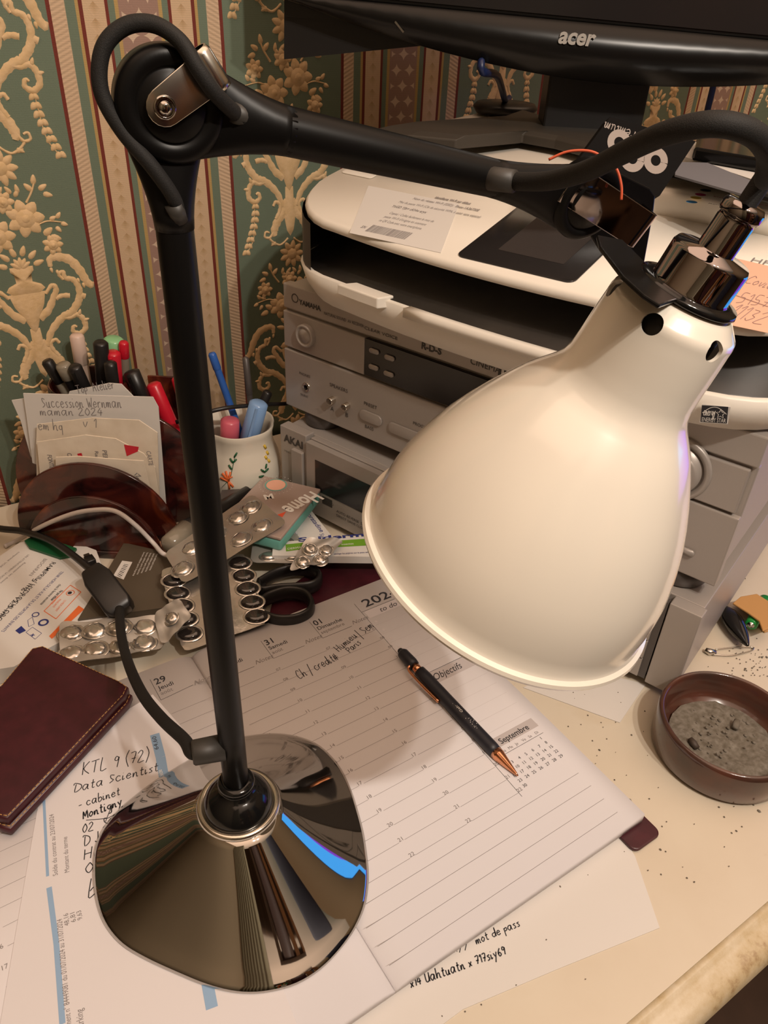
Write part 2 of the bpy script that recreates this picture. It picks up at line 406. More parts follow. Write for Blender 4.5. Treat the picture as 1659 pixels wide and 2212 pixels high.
def hand(bm, s, fr, size, width=None, mi=1, wd=.0006, h_=.00013, slant=.15):
    x = 0; items = []
    for ch in s:
        if ch == ' ': x += .7; continue
        st_ = HW.get(ch) or HW.get(ch.lower()) or HW['o']
        for sk in st_:
            p = smoothpath([(a + x + b * slant, b + random.uniform(-.05, .05), 0) for a, b in sk], 3); items.append([(q.x, q.y) for q in p])
        x += max(a for sk in st_ for a, b in sk) + .3
    k = (width / x) if width else size
    for it in items: stroke(bm, [(a * k, b * size) for a, b in it], fr, wd, mi, h_)
def phand(bm, s, p0, p1, z, size, **kw):
    fr, L = pxfr(p0, p1, z); hand(bm, s, fr, size, L, **kw)
def line(bm, a, b, wd, mi=1, h_=.0001, n_=(0, 0, 1)):
    a = V(a); b = V(b); n_ = V(n_); s_ = (b - a).cross(n_).normalized() * wd / 2
    face(bm, [a - s_ + n_ * h_, b - s_ + n_ * h_, b + s_ + n_ * h_, a + s_ + n_ * h_][::-1], mi)
def pline(bm, p0, p1, z, wd, mi=1): line(bm, T(*p0, z), T(*p1, z), wd, mi)
def sheet(bm, pts, z0, z1, mi=0): loft(bm, [[V((p.x, p.y, z0)) for p in pts], [V((p.x, p.y, z1)) for p in pts]], mi)
def ccw(pts):
    a = sum(p.x * q.y - q.x * p.y for p, q in zip(pts, pts[1:] + pts[:1])); return pts if a > 0 else pts[::-1]
W = Fr((0, 0, 0), (1, 0, 0), (0, 1, 0))
# ================================================================== SETTING
def structure(name, bm, mats, **kw):
    o = obj(name, bm, mats, **kw); o['kind'] = 'structure'; return o
bm = B_(); box(bm, W, -1.0, 2.3, WALLY, WALLY + .12, -.75, 1.75)
# embossed flower motifs of the wallpaper, mirrored about the centre of each panel
WF = Fr((WX0, WALLY, 0.208), (1, 0, 0), (0, 0, 1))     # n points to the room (-Y)
CM = .01
def relief(bm, outline, fr, top=.0011, mi=1, dome=.75):
    cx = sum(p[0] for p in outline) / len(outline); cy = sum(p[1] for p in outline) / len(outline)
    inner = [(cx + (a - cx) * dome, cy + (b - cy) * dome) for a, b in outline]
    A = [bm.verts.new(fr(a, b, 0)) for a, b in outline]; Bv = [bm.verts.new(fr(a, b, top * .8)) for a, b in inner]; c_ = bm.verts.new(fr(cx, cy, top))
    k = len(A)
    for i in range(k):
        j = (i + 1) % k
        bm.faces.new((A[i], A[j], Bv[j], Bv[i])).material_index = mi; bm.faces.new((Bv[i], Bv[j], c_)).material_index = mi
def scroll(bm, pts, w0, w1, fr, top=.001, mid=None):
    P = smoothpath([(a * CM, b * CM, 0) for a, b in pts], 5); k = len(P); rows = []
    for i, p in enumerate(P):
        a = P[max(i - 1, 0)]; b = P[min(i + 1, k - 1)]; t_ = (b - a).normalized(); s = i / (k - 1)
        wd = (w0 * (1 - s) + w1 * s) if mid is None else (w0 * (1 - s) ** 2 + 2 * mid * s * (1 - s) + w1 * s * s)
        wd *= CM / 2 * (1 + .12 * math.sin(i * 1.9)); nn = V((-t_.y, t_.x, 0)) * wd
        rows.append([bm.verts.new(fr(p.x + nn.x, p.y + nn.y, 0)), bm.verts.new(fr(p.x + nn.x * .5, p.y + nn.y * .5, top * .85)), bm.verts.new(fr(p.x, p.y, top)), bm.verts.new(fr(p.x - nn.x * .5, p.y - nn.y * .5, top * .85)), bm.verts.new(fr(p.x - nn.x, p.y - nn.y, 0))])
    for a, b in zip(rows, rows[1:]):
        for i in range(4): bm.faces.new((a[i], b[i], b[i + 1], a[i + 1])).material_index = 1
def petal(bm, x, y, r, ang, fr, asp=.5, top=.0011):
    pts = []
    for k in range(10):
        a = 2 * pi * k / 10; u = math.cos(a) * r; v = math.sin(a) * r * asp * (1 - .35 * math.cos(a))
        pts.append(((x + math.cos(ang) * (u + r * .8) - math.sin(ang) * v) * CM, (y + math.sin(ang) * (u + r * .8) + math.cos(ang) * v) * CM))
    relief(bm, pts, fr, top)
def rose(bm, x, y, r, fr):
    for k in range(7): petal(bm, x + .35 * r * math.cos(k * .9), y + .35 * r * math.sin(k * .9), r * .42, k * .9, fr, .8, .0012)
    relief(bm, [((x + r * .62 * math.cos(a * .6283)) * CM, (y + r * .62 * math.sin(a * .6283)) * CM) for a in range(10)], fr, .0019, dome=.8)
    relief(bm, [((x + r * .36 * math.cos(a * .785)) * CM, (y + r * .36 * math.sin(a * .785)) * CM) for a in range(8)], fr, .0026, dome=.6)
def half(bm, fr):
    # arch with its hanging tail, and the scrolls below it
    scroll(bm, [(2.5, 2.3), (2.6, 3.0), (3.3, 3.1), (4.3, 2.7), (5.0, 1.7), (5.4, .7), (5.8, .05), (6.0, .45)], .35, .25, fr, mid=1.35)
    for q in ((2.5, 2.2), (3.0, 1.9), (4.7, .9), (5.1, .4)): petal(bm, *q, .28, -1.4, fr)
    scroll(bm, [(3.4, 1.0), (3.1, 1.5), (3.5, 1.7), (3.6, 1.1), (4.2, .9), (4.6, .3), (4.6, -.7), (4.2, -1.6)], .25, .7, fr)
    scroll(bm, [(5.1, -.9), (4.7, -.8), (4.2, -1.5), (3.6, -2.2), (3.0, -2.4), (2.2, -2.9), (1.3, -3.9), (.8, -5.1)], .5, .5, fr, mid=1.0)
    scroll(bm, [(1.6, -.1), (2.3, .6), (2.6, .2), (2.2, -.6), (1.5, -1.7), (.6, -2.3)], .3, .8, fr)
    scroll(bm, [(2.4, -.7), (3.0, -.5), (3.7, -.6)], .4, .5, fr)
    scroll(bm, [(2.6, -2.6), (3.4, -2.7), (4.0, -2.5), (4.5, -3.0), (4.6, -3.9), (4.0, -4.4), (3.4, -4.1), (3.5, -3.6), (3.8, -3.7)], .3, .2, fr, mid=.8)
    petal(bm, 4.2, -2.6, .35, 1.2, fr); petal(bm, 4.5, -3.2, .35, .2, fr)
    # column arms
    scroll(bm, [(.35, -4.4), (.7, -5.6), (1.5, -6.6), (1.9, -7.5), (1.8, -8.0)], .5, .5, fr, mid=1.3)
    scroll(bm, [(1.9, -5.0), (1.6, -4.6), (1.1, -4.9), (1.2, -5.6), (1.6, -6.3)], .3, .5, fr)
    scroll(bm, [(1.9, -7.4), (2.4, -8.1), (3.0, -8.0), (2.9, -7.5), (2.5, -7.6)], .3, .2, fr)
    scroll(bm, [(.3, -8.4), (1.2, -9.0), (2.0, -8.7), (2.5, -8.2)], .2, .25, fr); petal(bm, 1.7, -8.9, .35, .3, fr); petal(bm, 1.8, -8.7, .35, -.5, fr)
    # garland
    for k in range(8):
        s = k / 7; x = 4.1 - .2 * math.cos(s * 3) + .9 * s * s; y = -4.7 - 4.5 * s; r_ = .34 if k else .3
        petal(bm, x, y, r_, -2.3, fr, .75); petal(bm, x, y, r_, -.7, fr, .75)
    scroll(bm, [(4.0, -4.5), (4.1, -6), (4.3, -8), (5.0, -9.2)], .1, .1, fr, .0006)
    # foliage beside the bouquet
    for q in ((2.6, 5.2, .6), (3.1, 4.9, -.3)): petal(bm, q[0], q[1], .5, q[2], fr, .6)
    for q in ((3.3, 6.4, .4), (3.9, 6.5, .9), (4.2, 6.0, -.4), (3.7, 5.7, -.9)): petal(bm, *q[:2], .33, q[2], fr, .6)
    scroll(bm, [(2.0, 6.0), (3.0, 6.3), (4.2, 6.1)], .15, .1, fr)
    scroll(bm, [(1.6, 8.0), (2.3, 9.0), (2.7, 10.0)], .2, .15, fr)
    for q in ((2.5, 9.5, 1.4), (2.2, 9.0, 2.3), (2.9, 9.0, .5), (3.2, 8.6, -.3)): petal(bm, *q[:2], .42, q[2], fr, .55)
    for q in ((.8, 8.6, 1.0), (1.1, 8.9, 1.7), (.5, 8.9, 2.2)): petal(bm, *q[:2], .38, q[2], fr, .5)
    # vase crown, rim and body
    for k, (x, y) in enumerate(((.3, 3.6), (.9, 3.3), (1.2, 2.7))): petal(bm, x, y, .5, 1.2 - .45 * k, fr, .5)
def motif(bm, fr, mfr):
    half(bm, fr); half(bm, mfr)
    rose(bm, 1.25, 6.7, 1.5, fr); rose(bm, -1.35, 5.4, 1.4, fr); rose(bm, 3.1, 4.2, .85, fr); rose(bm, -3.3, 7.4, .85, fr); rose(bm, -.3, 8.2, .9, fr)
    rel = lambda pts: relief(bm, [(a * CM, b * CM) for a, b in pts], fr, .0016, dome=.8)
    rel([(-1.0, 2.6), (-1.0, 2.2), (-.75, 2.0), (-.7, 1.2), (-1.4, .9), (-1.7, .5), (-1.2, .1), (1.2, .1), (1.7, .5), (1.4, .9), (.7, 1.2), (.75, 2.0), (1.0, 2.2), (1.0, 2.6)])
    rel([(-1.6, .2), (-1.3, -1.0), (-.7, -2.2), (-.25, -3.4), (0, -3.9), (.25, -3.4), (.7, -2.2), (1.3, -1.0), (1.6, .2)])
    rel([(-.45, -3.2), (-.5, -4.6), (-.7, -6.0), (-.4, -7.6), (0, -8.2), (.4, -7.6), (.7, -6.0), (.5, -4.6), (.45, -3.2)])
    for k in range(5): petal(bm, 0, 2.5, .55, .5 + k * .53, fr, .45)
    for k in range(9): petal(bm, .1 + .5 * math.cos(k * .7), -10.1 + .5 * math.sin(k * .7), .55, k * .7, fr, .6)
    relief(bm, [((.1 + .7 * math.cos(a * .785)) * CM, (-10.1 + .7 * math.sin(a * .785)) * CM) for a in range(8)], fr, .0018)
for k in range(-1, 5):
    for j in range(-2, 4):
        o_ = WF.o + V((k * WPER, 0, j * .21 - (.105 if k % 2 else 0)))
        if o_.z < -.06 or o_.z > .62: continue
        fr = Fr(o_, (1, 0, 0), (0, 0, 1)); mf = Fr(o_, (-1, 0, 0), (0, 0, 1)); mf.n = fr.n
        motif(bm, fr, mf)
structure('wall_back', bm, ['wallpaper', 'wallpaper_relief'], angle=60)
bm = B_(); box(bm, W, -1.0, -.90, -2.6, WALLY, -.75, 1.75); structure('wall_left', bm, 'wall_plain')
bm = B_(); box(bm, W, 2.2, 2.3, -2.6, WALLY, -.75, 1.75); structure('wall_right', bm, 'wall_plain')
bm = B_(); box(bm, W, -1.0, 2.3, -2.7, -2.6, -.75, 1.75); structure('wall_front', bm, 'wall_plain')
bm = B_(); box(bm, W, -2.2, 2.8, -2.6, WALLY, -.80, -.75); structure('floor', bm, 'floor_wood', smooth=False)

# desk
dk = thing('desk', 'cream painted desk with a worn rounded front edge, carrying the lamp and all the clutter', 'desk', (.5, .4, -.75))
bm = B_(); box(bm, W, -.60, 1.60, .0735, .752, -.030, 0); obj('desktop', bm, 'desk_cream', dk, smooth=False)
bm = B_(); prof = [(.0735, -.0006), (.070, -.0014), (.068, -.003), (.065, -.004), (.060, -.004), (.055, -.007), (.052, -.014), (.053, -.022), (.058, -.028), (.0735, -.030)]
loft(bm, [[V((x, y, z)) for y, z in prof] for x in (-.60, 1.60)]); obj('edge_moulding', bm, 'desk_edge', dk, label='worn brown and cream rounded front moulding')
bm = B_()
for x in (-.56, 1.50): box(bm, W, x, x + .06, .12, .74, -.75, -.030)
box(bm, W, -.5, 1.5, .70, .72, -.45, -.030); obj('side_panel', bm, 'wood_dark', dk, smooth=False)
# crumbs on the desk
bm = B_()
cr = [(1600, 1300), (1610, 1250), (1575, 1260), (1640, 1420), (1560, 1460), (1530, 1440), (1500, 1500), (1620, 1530), (1540, 1475), (1295, 1620), (1330, 1625), (1210, 1690), (1500, 2300), (1400, 1880), (1210, 1915), (1280, 1600), (1330, 1700), (1500, 1780), (1640, 1752), (1440, 1775), (1180, 2030), (1265, 2115), (1115, 2128), (1040, 2170), (1270, 1890), (1500, 1905), (1205, 1620), (1255, 1565), (1390, 1580), (1330, 1560), (1270, 1545), (955, 2195), (1005, 2185)]
for k in range(90): cr.append((random.uniform(1180, 1650), random.uniform(1380, 1900)))
for k in range(60): cr.append((random.gauss(1625, 22), random.gauss(1425, 22)))
for x, y in cr:
    p = T(x, y, .0006); r = random.uniform(.0003, .0008) * (1.4 if random.random() < .15 else .8)
    if p.y < .10: continue
    ball(bm, p, (r, r * random.uniform(.5, 1.6), .0005), seg=5)
tag(obj('crumbs', bm, 'ash'), 'dark specks of ash and dust scattered over the cream desk', 'crumbs')['kind'] = 'stuff'

# ================================================================== DESK LAMP
ZB = .0125
BX, BY = .0905, .263
lampO = thing('desk_lamp', 'black articulated desk lamp with chrome base and large cream enamel shade', 'lamp', (BX, BY, ZB))
outpx = [(203, 1850), (205, 1930), (222, 1995), (262, 2045), (330, 2082), (440, 2130), (500, 2146), (560, 2149), (640, 2131), (700, 2092), (760, 2022), (790, 1960), (797, 1890), (785, 1800), (762, 1720), (735, 1660), (690, 1612), (640, 1594), (590, 1588), (500, 1600), (420, 1640), (330, 1695), (255, 1755), (215, 1805)]
ol = [T(x, y, ZB) for x, y in outpx][::-1]; c0 = V((BX, BY, ZB))
# resample by angle for a smooth outline
def outr(ang):
    best = None; n_ = len(ol)
    for i in range(n_):
        a = ol[i] - c0; b = ol[(i + 1) % n_] - c0; d_ = V((math.cos(ang), math.sin(ang), 0)); e = b - a
        den = d_.x * e.y - d_.y * e.x
        if abs(den) < 1e-12: continue
        t_ = (a.x * e.y - a.y * e.x) / den; s = (a.x * d_.y - a.y * d_.x) / den
        if t_ > 0 and -1e-9 <= s <= 1 + 1e-9: best = t_ if best is None else max(best, t_)
    return best or .08
NA = 144; rr_ = [outr(2 * pi * i / NA) for i in range(NA)]
for _ in range(6): rr_ = [(rr_[i - 1] + 2 * rr_[i] + rr_[(i + 1) % NA]) / 4 for i in range(NA)]
bm = B_(); rings = []
RT, ZT = .0222, .0530
for s, zz in [(1.0, 0), (1.004, .0015), (1.0, .003), (.975, .0045)] + [(1 - k / 14, None) for k in range(1, 15)]:
    if zz is None:
        k = s; zz = .0045 + (ZT - .0045) * (1 - k) ** 1.13
        # squarish outline melts into the round neck
        ring = [V((BX + math.cos(2 * pi * i / NA) * (rr_[i] * .975 * k + RT * (1 - k)), BY + math.sin(2 * pi * i / NA) * (rr_[i] * .975 * k + RT * (1 - k)), ZB + zz)) for i in range(NA)]
    else: ring = [V((BX + math.cos(2 * pi * i / NA) * rr_[i] * s, BY + math.sin(2 * pi * i / NA) * rr_[i] * s, ZB + zz)) for i in range(NA)]
    rings.append(ring)
loft(bm, rings); base = obj('base', bm, 'chrome', lampO, angle=60, label='mirror chrome weighted base shaped like a soft rounded pyramid')
AX0 = V((BX, BY, ZB))
bm = B_(); lathe(bm, AX0 + V((0, 0, .0520)), (0, 0, 1), [(.0215, 0), (.0232, .0005), (.0240, .0022), (.0232, .0040), (.0215, .0045), (.0200, .0038)], 64)
obj('base_ring', bm, 'chrome_dull', base)
bm = B_(); lathe(bm, AX0 + V((0, 0, .0530)), (0, 0, 1), [(.0205, 0), (.0203, .002), (.0190, .007), (.0160, .0115), (.0120, .0150), (.0092, .0165), (.0092, .0185), (.0101, .0195), (.0103, .0215), (.0096, .0230), (.0070, .0235)], 64)
obj('ball_socket', bm, 'black_gloss', lampO)
PZ1 = .392
bm = B_(); lathe(bm, V((BX, BY, 0)), (0, 0, 1), [(.0070, ZB + .070), (.0070, ZB + .12), (.0067, .25), (.0064, PZ1), (.0060, PZ1 + .002)], 40, cap=True)
obj('pole', bm, 'black_metal', lampO)
bm = B_(); nb0 = V((BX, BY, .118)); nbd = (T(440, 1622, .118) - nb0); nbd.z = .0; nbd.normalize()
tube(bm, [nb0 + nbd * .004, nb0 + nbd * .020, nb0 + nbd * .021], [.0072, .0068, .0060], 20); obj('cable_grommet', bm, 'rubber_sleeve', lampO)
# joint geometry
J1 = PL(366, 226, V((BX, BY, 0)), V((.3, .95, 0)).normalized())
J2 = D(1262, 430, .356)
SC_ = V((.2125, .2027, .2374)); SN = V((-.226, .248, -.942)).normalized()
av = (J2 - J1).normalized(); n1 = av.cross(V((0, 0, 1))).normalized()
if n1.y > 0: n1 = -n1
n2 = av.cross(-SN).normalized()
if n2.y > 0: n2 = -n2
def neck(bm, c_, dirv, nrm, r0, L0, L1, rp, off):
    # plate of the joint flowing into the round tube
    m_ = nrm.cross(dirv).normalized(); loops = []
    for k in range(9):
        s = k / 8; L_ = L0 + (L1 - L0) * s; wd = r0 * (1 - s) ** 1.6 + rp * (1 - (1 - s) ** 1.6); th = .0024 * (1 - s) ** 1.5 + rp * (1 - (1 - s) ** 1.5)
        o_ = c_ + dirv * L_ + nrm * off * (1 - s)
        loops.append([o_ + m_ * wd * math.cos(2 * pi * i / 24) + nrm * th * math.sin(2 * pi * i / 24) for i in range(24)])
    loft(bm, loops)
bm = B_(); neck(bm, V((BX, BY, J1.z)), V((0, 0, -1)), n1, .0145, .006, J1.z - PZ1 + .004, .0066, .0); obj('pole_fork', bm, 'black_metal', lampO)
for nm, jc, nn, rd in (('upper_joint', J1, n1, .0168), ('shade_joint', J2, n2, .0158)):
    bm = B_(); lathe(bm, jc - nn * .006, nn, [(0, 0), (rd - .002, 0), (rd, .0015), (rd, .0100), (rd - .0015, .0118), (.0115, .0122), (.0110, .0115), (.0102, .0115), (.0096, .0124), (0, .0124)], 64); obj(nm, bm, 'black_metal', lampO)
bm = B_(); neck(bm, J1, av, n1, .0150, .008, .040, .0078, .001)
L_ = (J2 - J1).length; lathe(bm, J1, av, [(.0078, .038), (.0070, L_ - .046)], 40)
neck(bm, J2, -av, n2, .0140, .008, .048, .0070, .001); obj('arm', bm, 'black_metal', lampO)
# chrome clip with screw on the upper joint
_c0 = PL(354, 231, J1 + n1 * .0075, n1); cf = Fr(_c0, PL(462, 146, J1 + n1 * .0075, n1) - _c0, None, n1)
bm = B_(); outl = [(-.0055 * math.cos(a), .0055 * math.sin(a)) for a in [pi / 2 - k * pi / 8 for k in range(9)]]
outl = [(.0055 * math.cos(math.radians(a)), .0055 * math.sin(math.radians(a))) for a in range(90, 271, 20)] + [(.0165, -.0062), (.0165, .0062)]
slab(bm, cf, outl[::-1], 0, .0012); jcl_ = obj('joint_clip', bm, 'chrome_dull', lampO, bevel=.0003)
bm = B_(); lathe(bm, cf(.0180, -.0066, -.0012), cf.v, [(.0022, 0), (.0035, .0004), (.0037, .002), (.0037, .0115), (.0030, .0130), (.0025, .0130)], 24, closed=False); obj('clip_roller', bm, 'chrome_dull', jcl_)
bm = B_(); lathe(bm, cf(.0, 0, .0010), cf.n, [(.0034, 0), (.0034, .0008), (.0026, .0012), (.0026, .0006), (.0022, .0006), (.0021, .0014), (.0014, .0022), (0, .0025)], 24); obj('screw', bm, 'chrome', jcl_)
# shade
prof = [(69.0, 0), (70.5, -.8), (72.5, -.4), (73.2, 1.2), (72.6, 2.8), (70.6, 3.6), (69.7, 5), (69.4, 12), (68.6, 20), (67.2, 28), (65.0, 36), (62.2, 44), (58.6, 53), (54.2, 62), (49.2, 71), (43.6, 80), (38.2, 88), (33.2, 94), (29.6, 98.5), (27.6, 102.5), (26.7, 107), (26.3, 114), (25.8, 124), (25.7, 126), (25.6, 127.5), (25.5, 129), (25.4, 130.5), (25.35, 132), (25.3, 133.2), (24.8, 135.2), (24.0, 136.0), (22.8, 137.3), (21.5, 138.6), (20.0, 140.2), (17.5, 141.4), (12, 141.6)]
inn = [(12, 140.4), (17.0, 140.0), (23.6, 133.8), (23.9, 132), (24.1, 130), (24.2, 128), (24.4, 126), (25.2, 110), (26.2, 103), (28.4, 99), (36.8, 88), (47.6, 71), (60.6, 44), (67.0, 20), (67.9, 5)]
bm = B_(); lathe(bm, SC_, -SN, [(r / 1000, h_ / 1000) for r, h_ in prof + inn], 128, closed=True)
bmesh.ops.recalc_face_normals(bm, faces=bm.faces)
shade = obj('lamp_shade', bm, 'shade_enamel', lampO, angle=35, label='large cream enamel bell shaped shade with rolled rim and vent holes')
# vent holes cut through the shade
bm = B_(); a = -SN
hdir = PL(1412, 692, SC_ + a * .1318, a) - (SC_ + a * .1318)
hv = D(1412, 692, .30) - SC_
q = PL(1412, 692, SC_ + a * .1318 + 0 * a, (CO - (SC_ + a * .1318)).normalized())
hu = (CO - (SC_ + a * .132)); hu = (hu - a * hu.dot(a)).normalized(); hw = a.cross(hu)
best = min(((abs((lambda P: (P))(0)), 0),))
def proj(p):
    c_ = R.transposed() @ (V(p) - CO); return V((CX + FPX * c_.x / -c_.z, CY - FPX * c_.y / -c_.z))
bang = min(range(-90, 91), key=lambda d_: (proj(SC_ + a * .1318 + (hu * math.cos(math.radians(d_)) + hw * math.sin(math.radians(d_))) * .0253) - V((1411, 693))).length)
for k in range(6):
    an = math.radians(bang + 60 * k); dv = hu * math.cos(an) + hw * math.sin(an)
    lathe(bm, SC_ + a * .1322 + dv * .015, dv + a * .15, [(.0038, 0), (.0038, .016)], 28, cap=True)
bmesh.ops.recalc_face_normals(bm, faces=bm.faces)
cut = obj('cut', bm, 'black_metal', lampO)
bo = shade.modifiers.new('b', 'BOOLEAN'); bo.operation = 'DIFFERENCE'; bo.solver = 'EXACT'; bo.object = cut
bpy.context.view_layer.update()
dg = bpy.context.evaluated_depsgraph_get(); me = bpy.data.meshes.new_from_object(shade.evaluated_get(dg))
shade.modifiers.clear(); shade.data = me; me.name = 'lamp_shade'; bpy.data.objects.remove(cut)
_b = bmesh.new(); _b.from_mesh(me)
for e_ in _b.edges: e_.smooth = not (len(e_.link_faces) == 2 and e_.calc_face_angle(0) > math.radians(32))
_b.to_mesh(me); _b.free()
# collar, socket, bulb
bm = B_(); lathe(bm, SC_ + a * .1412, a, [(.0, 0), (.0180, 0), (.0196, .0012), (.0192, .0028), (.0160, .0034), (0, .0034)], 64); obj('shade_collar', bm, 'black_gloss', lampO)
bm = B_(); lathe(bm, SC_ + a * .1440, a, [(0, 0), (.0150, .0), (.0152, .0008), (.0147, .0014), (.0147, .0125), (.0138, .0142), (.0070, .0150), (.0068, .0155), (.0068, .0262), (.0062, .0275), (.0073, .0277), (.0076, .0285), (.0076, .0310), (.0066, .0324), (0, .0326)], 64); obj('bulb_socket', bm, 'chrome_dark', lampO, angle=50, label='stepped chrome bulb socket')
bm = B_(); lathe(bm, SC_ + a * .112, a, [(0, .0), (.0175, 0), (.0195, .004), (.0195, .026), (0, .027)], 40); obj('inner_sleeve', bm, 'black_plastic', lampO)
bm = B_(); ball(bm, SC_ + a * .085, .022, seg=24); lathe(bm, SC_ + a * .098, a, [(.018, 0), (.013, .008), (.013, .016)], 24); obj('bulb', bm, 'paper_white', lampO)
# bracket: black plates from joint to shade collar
NB = n2
bp = J2 - NB * .004
pl = [PL(x, y, bp, NB) for x, y in [(1255, 372), (1300, 362), (1345, 378), (1405, 408), (1416, 424), (1412, 460), (1388, 592), (1355, 580), (1300, 548), (1262, 490)]]
bm = B_(); prism(bm, pl, NB * -.0018)
p0 = SC_ + a * .1422
tg = [PL(x, y, p0, a) for x, y in [(1286, 515), (1292, 540), (1340, 604), (1385, 645), (1420, 668), (1470, 650), (1440, 600), (1390, 575), (1340, 525)]]
obj('shade_bracket', bm, 'black_metal', lampO, bevel=.0006, smooth=False); bm = B_()
prism(bm, tg, a * .0016)
obj('bracket_tongue', bm, 'black_metal', lampO, bevel=.0006, smooth=False)
cp = J2 + NB * .0088
q0, q1, q2, q3 = [PL(x, y, cp, NB) for x, y in [(1213, 422), (1272, 392), (1402, 462), (1372, 528)]]
_u = ((q2 + q3) / 2 - (q0 + q1) / 2).normalized(); fr = Fr((q0 + q1) / 2 - NB * .004, _u + NB * .22, None, NB - _u * .22); Lc = ((q2 + q3) / 2 - (q0 + q1) / 2).length * 1.02
bm = B_(); hw_ = .0078
sec = [(-.001, -.0012)] + [(.0, 0)] + [(Lc - .006 + .006 * math.sin(k * pi / 12), -.006 + .006 * math.cos(k * pi / 12)) for k in range(7)] + [(Lc, -.018)]
inner = [(Lc - .0009, -.018)] + [(Lc - .006 + .0051 * math.sin(k * pi / 12), -.006 + .0051 * math.cos(k * pi / 12)) for k in range(6, -1, -1)] + [(.0, -.0009)]
loop = [(x, z) for x, z in sec + inner]
loft(bm, [[fr(x, b, z) for x, z in loop] for b in (-hw_, hw_)])
bmesh.ops.recalc_face_normals(bm, faces=bm.faces)
obj('bracket_clip', bm, 'chrome_dark', lampO, bevel=.0003)
bm = B_(); tube(bm, smoothpath([D(x, y, .345) for x, y in [(1185, 345), (1225, 328), (1270, 326), (1300, 338), (1330, 362), (1342, 400), (1342, 432)]]), .0006, 6); obj('inner_wire', bm, 'wire_red', lampO, label='thin red wire')
# braided cables
def cable(pts, r=.0032, name='cable', mat='braid', **kw):
    b_ = B_(); tube(b_, smoothpath(pts, 8), r, 14); return obj(name, b_, mat, lampO, **kw)
cable([D(x, y, d) for x, y, d in [(388, 478, .284), (376, 430, .279), (330, 362, .276), (262, 280, .276), (218, 195, .276), (222, 108, .276), (268, 58, .276), (330, 52, .275), (388, 88, .272), (428, 150, .270), (466, 203, .272), (515, 250, .280), (548, 270, .287)]], .0024, name='upper_cable')
bm = B_(); tube(bm, [D(374, 440, .2795), D(388, 476, .283)], .0030, 16); obj('cable_sleeve', bm, 'rubber_sleeve', lampO)
bm = B_(); tube(bm, [D(505, 243, .279), D(530, 256, .284), D(552, 272, .289)], [.0031, .0033, .0033], 16); obj('cable_sleeve', bm, 'rubber_sleeve', lampO)
end = SC_ + a * .1765
cable([D(x, y, d) for x, y, d in [(1062, 388, .325), (1120, 392, .318), (1190, 390, .305), (1270, 368, .285), (1350, 328, .265), (1440, 288, .25), (1540, 268, .245), (1620, 285, .25), (1660, 330, .262), (1655, 385, .28)]] + [end + a * .012, end - a * .002], .0034, name='shade_cable')
bm = B_(); tube(bm, [D(1040, 380, .330), D(1062, 386, .322), D(1110, 392, .317)], [.0042, .0044, .0042], 16); obj('cable_sleeve', bm, 'rubber_sleeve', lampO)
sw0, sw1 = T(215, 1248, .030), T(262, 1330, .026)
cable([nb0 + nbd * .014, nb0 + nbd * .021] + [T(x, y, z) for x, y, z in [(398, 1598, .113), (350, 1553, .100), (308, 1500, .080), (278, 1435, .058), (262, 1372, .042), (258, 1316, .032)]], .0036, name='power_cable')
cable([T(x, y, z) for x, y, z in [(205, 1240, .036), (165, 1205, .034), (110, 1168, .030), (50, 1148, .024), (0, 1142, .020), (-60, 1130, .012), (-140, 1120, .006)]], .0032, name='power_cable', mat='black_plastic')
e0 = T(206, 1243, .036); e1 = T(258, 1312, .032)
fr = Fr((e0 + e1) / 2, e1 - e0, None, (-.25, -.35, .9)); hl = (e1 - e0).length / 2 + .003
bm = B_(); secs = []
for t_, k in ((-1, .58), (-.93, .72), (-.45, 1), (.72, 1), (.90, .86), (1, .62)):
    secs.append([fr(t_ * hl, a_ * k, b_ * k) for a_, b_ in rrect(.0235, .0185, .0025, 3)])
loft(bm, secs); obj('cable_switch', bm, 'black_plastic', lampO, bevel=.0005, label='black inline cable switch')
# ================================================================== HI-FI STACK
EB = V((.43172804, .21484243, 0)); ang = math.radians(-71.5)
EW = V((math.cos(ang), math.sin(ang), 0)); ED = V((-EW.y, EW.x, 0))        # right, and away from the front
def E(s, o, z): return EB + EW * s * .01 + ED * o * .01 + V((0, 0, z * .01))
EF = Fr(EB, EW, ED)                                                         # u right, v depth, n up
def ebox(bm, s0, s1, o0, o1, z0, z1, mi=0): box(bm, EF, s0 * .01, s1 * .01, o0 * .01, o1 * .01, z0 * .01, z1 * .01, mi)
def efr(s, z, o): return Fr(E(s, o, z), EW, (0, 0, 1))                      # frame on the front; n toward viewer
def etext(bm, st_, s, z, o, width=None, size=None, mi=1, **kw):
    text(bm, st_, efr(s, z, o), size * .01 if size else None, width * .01 if width else None, mi, .0002, **kw)

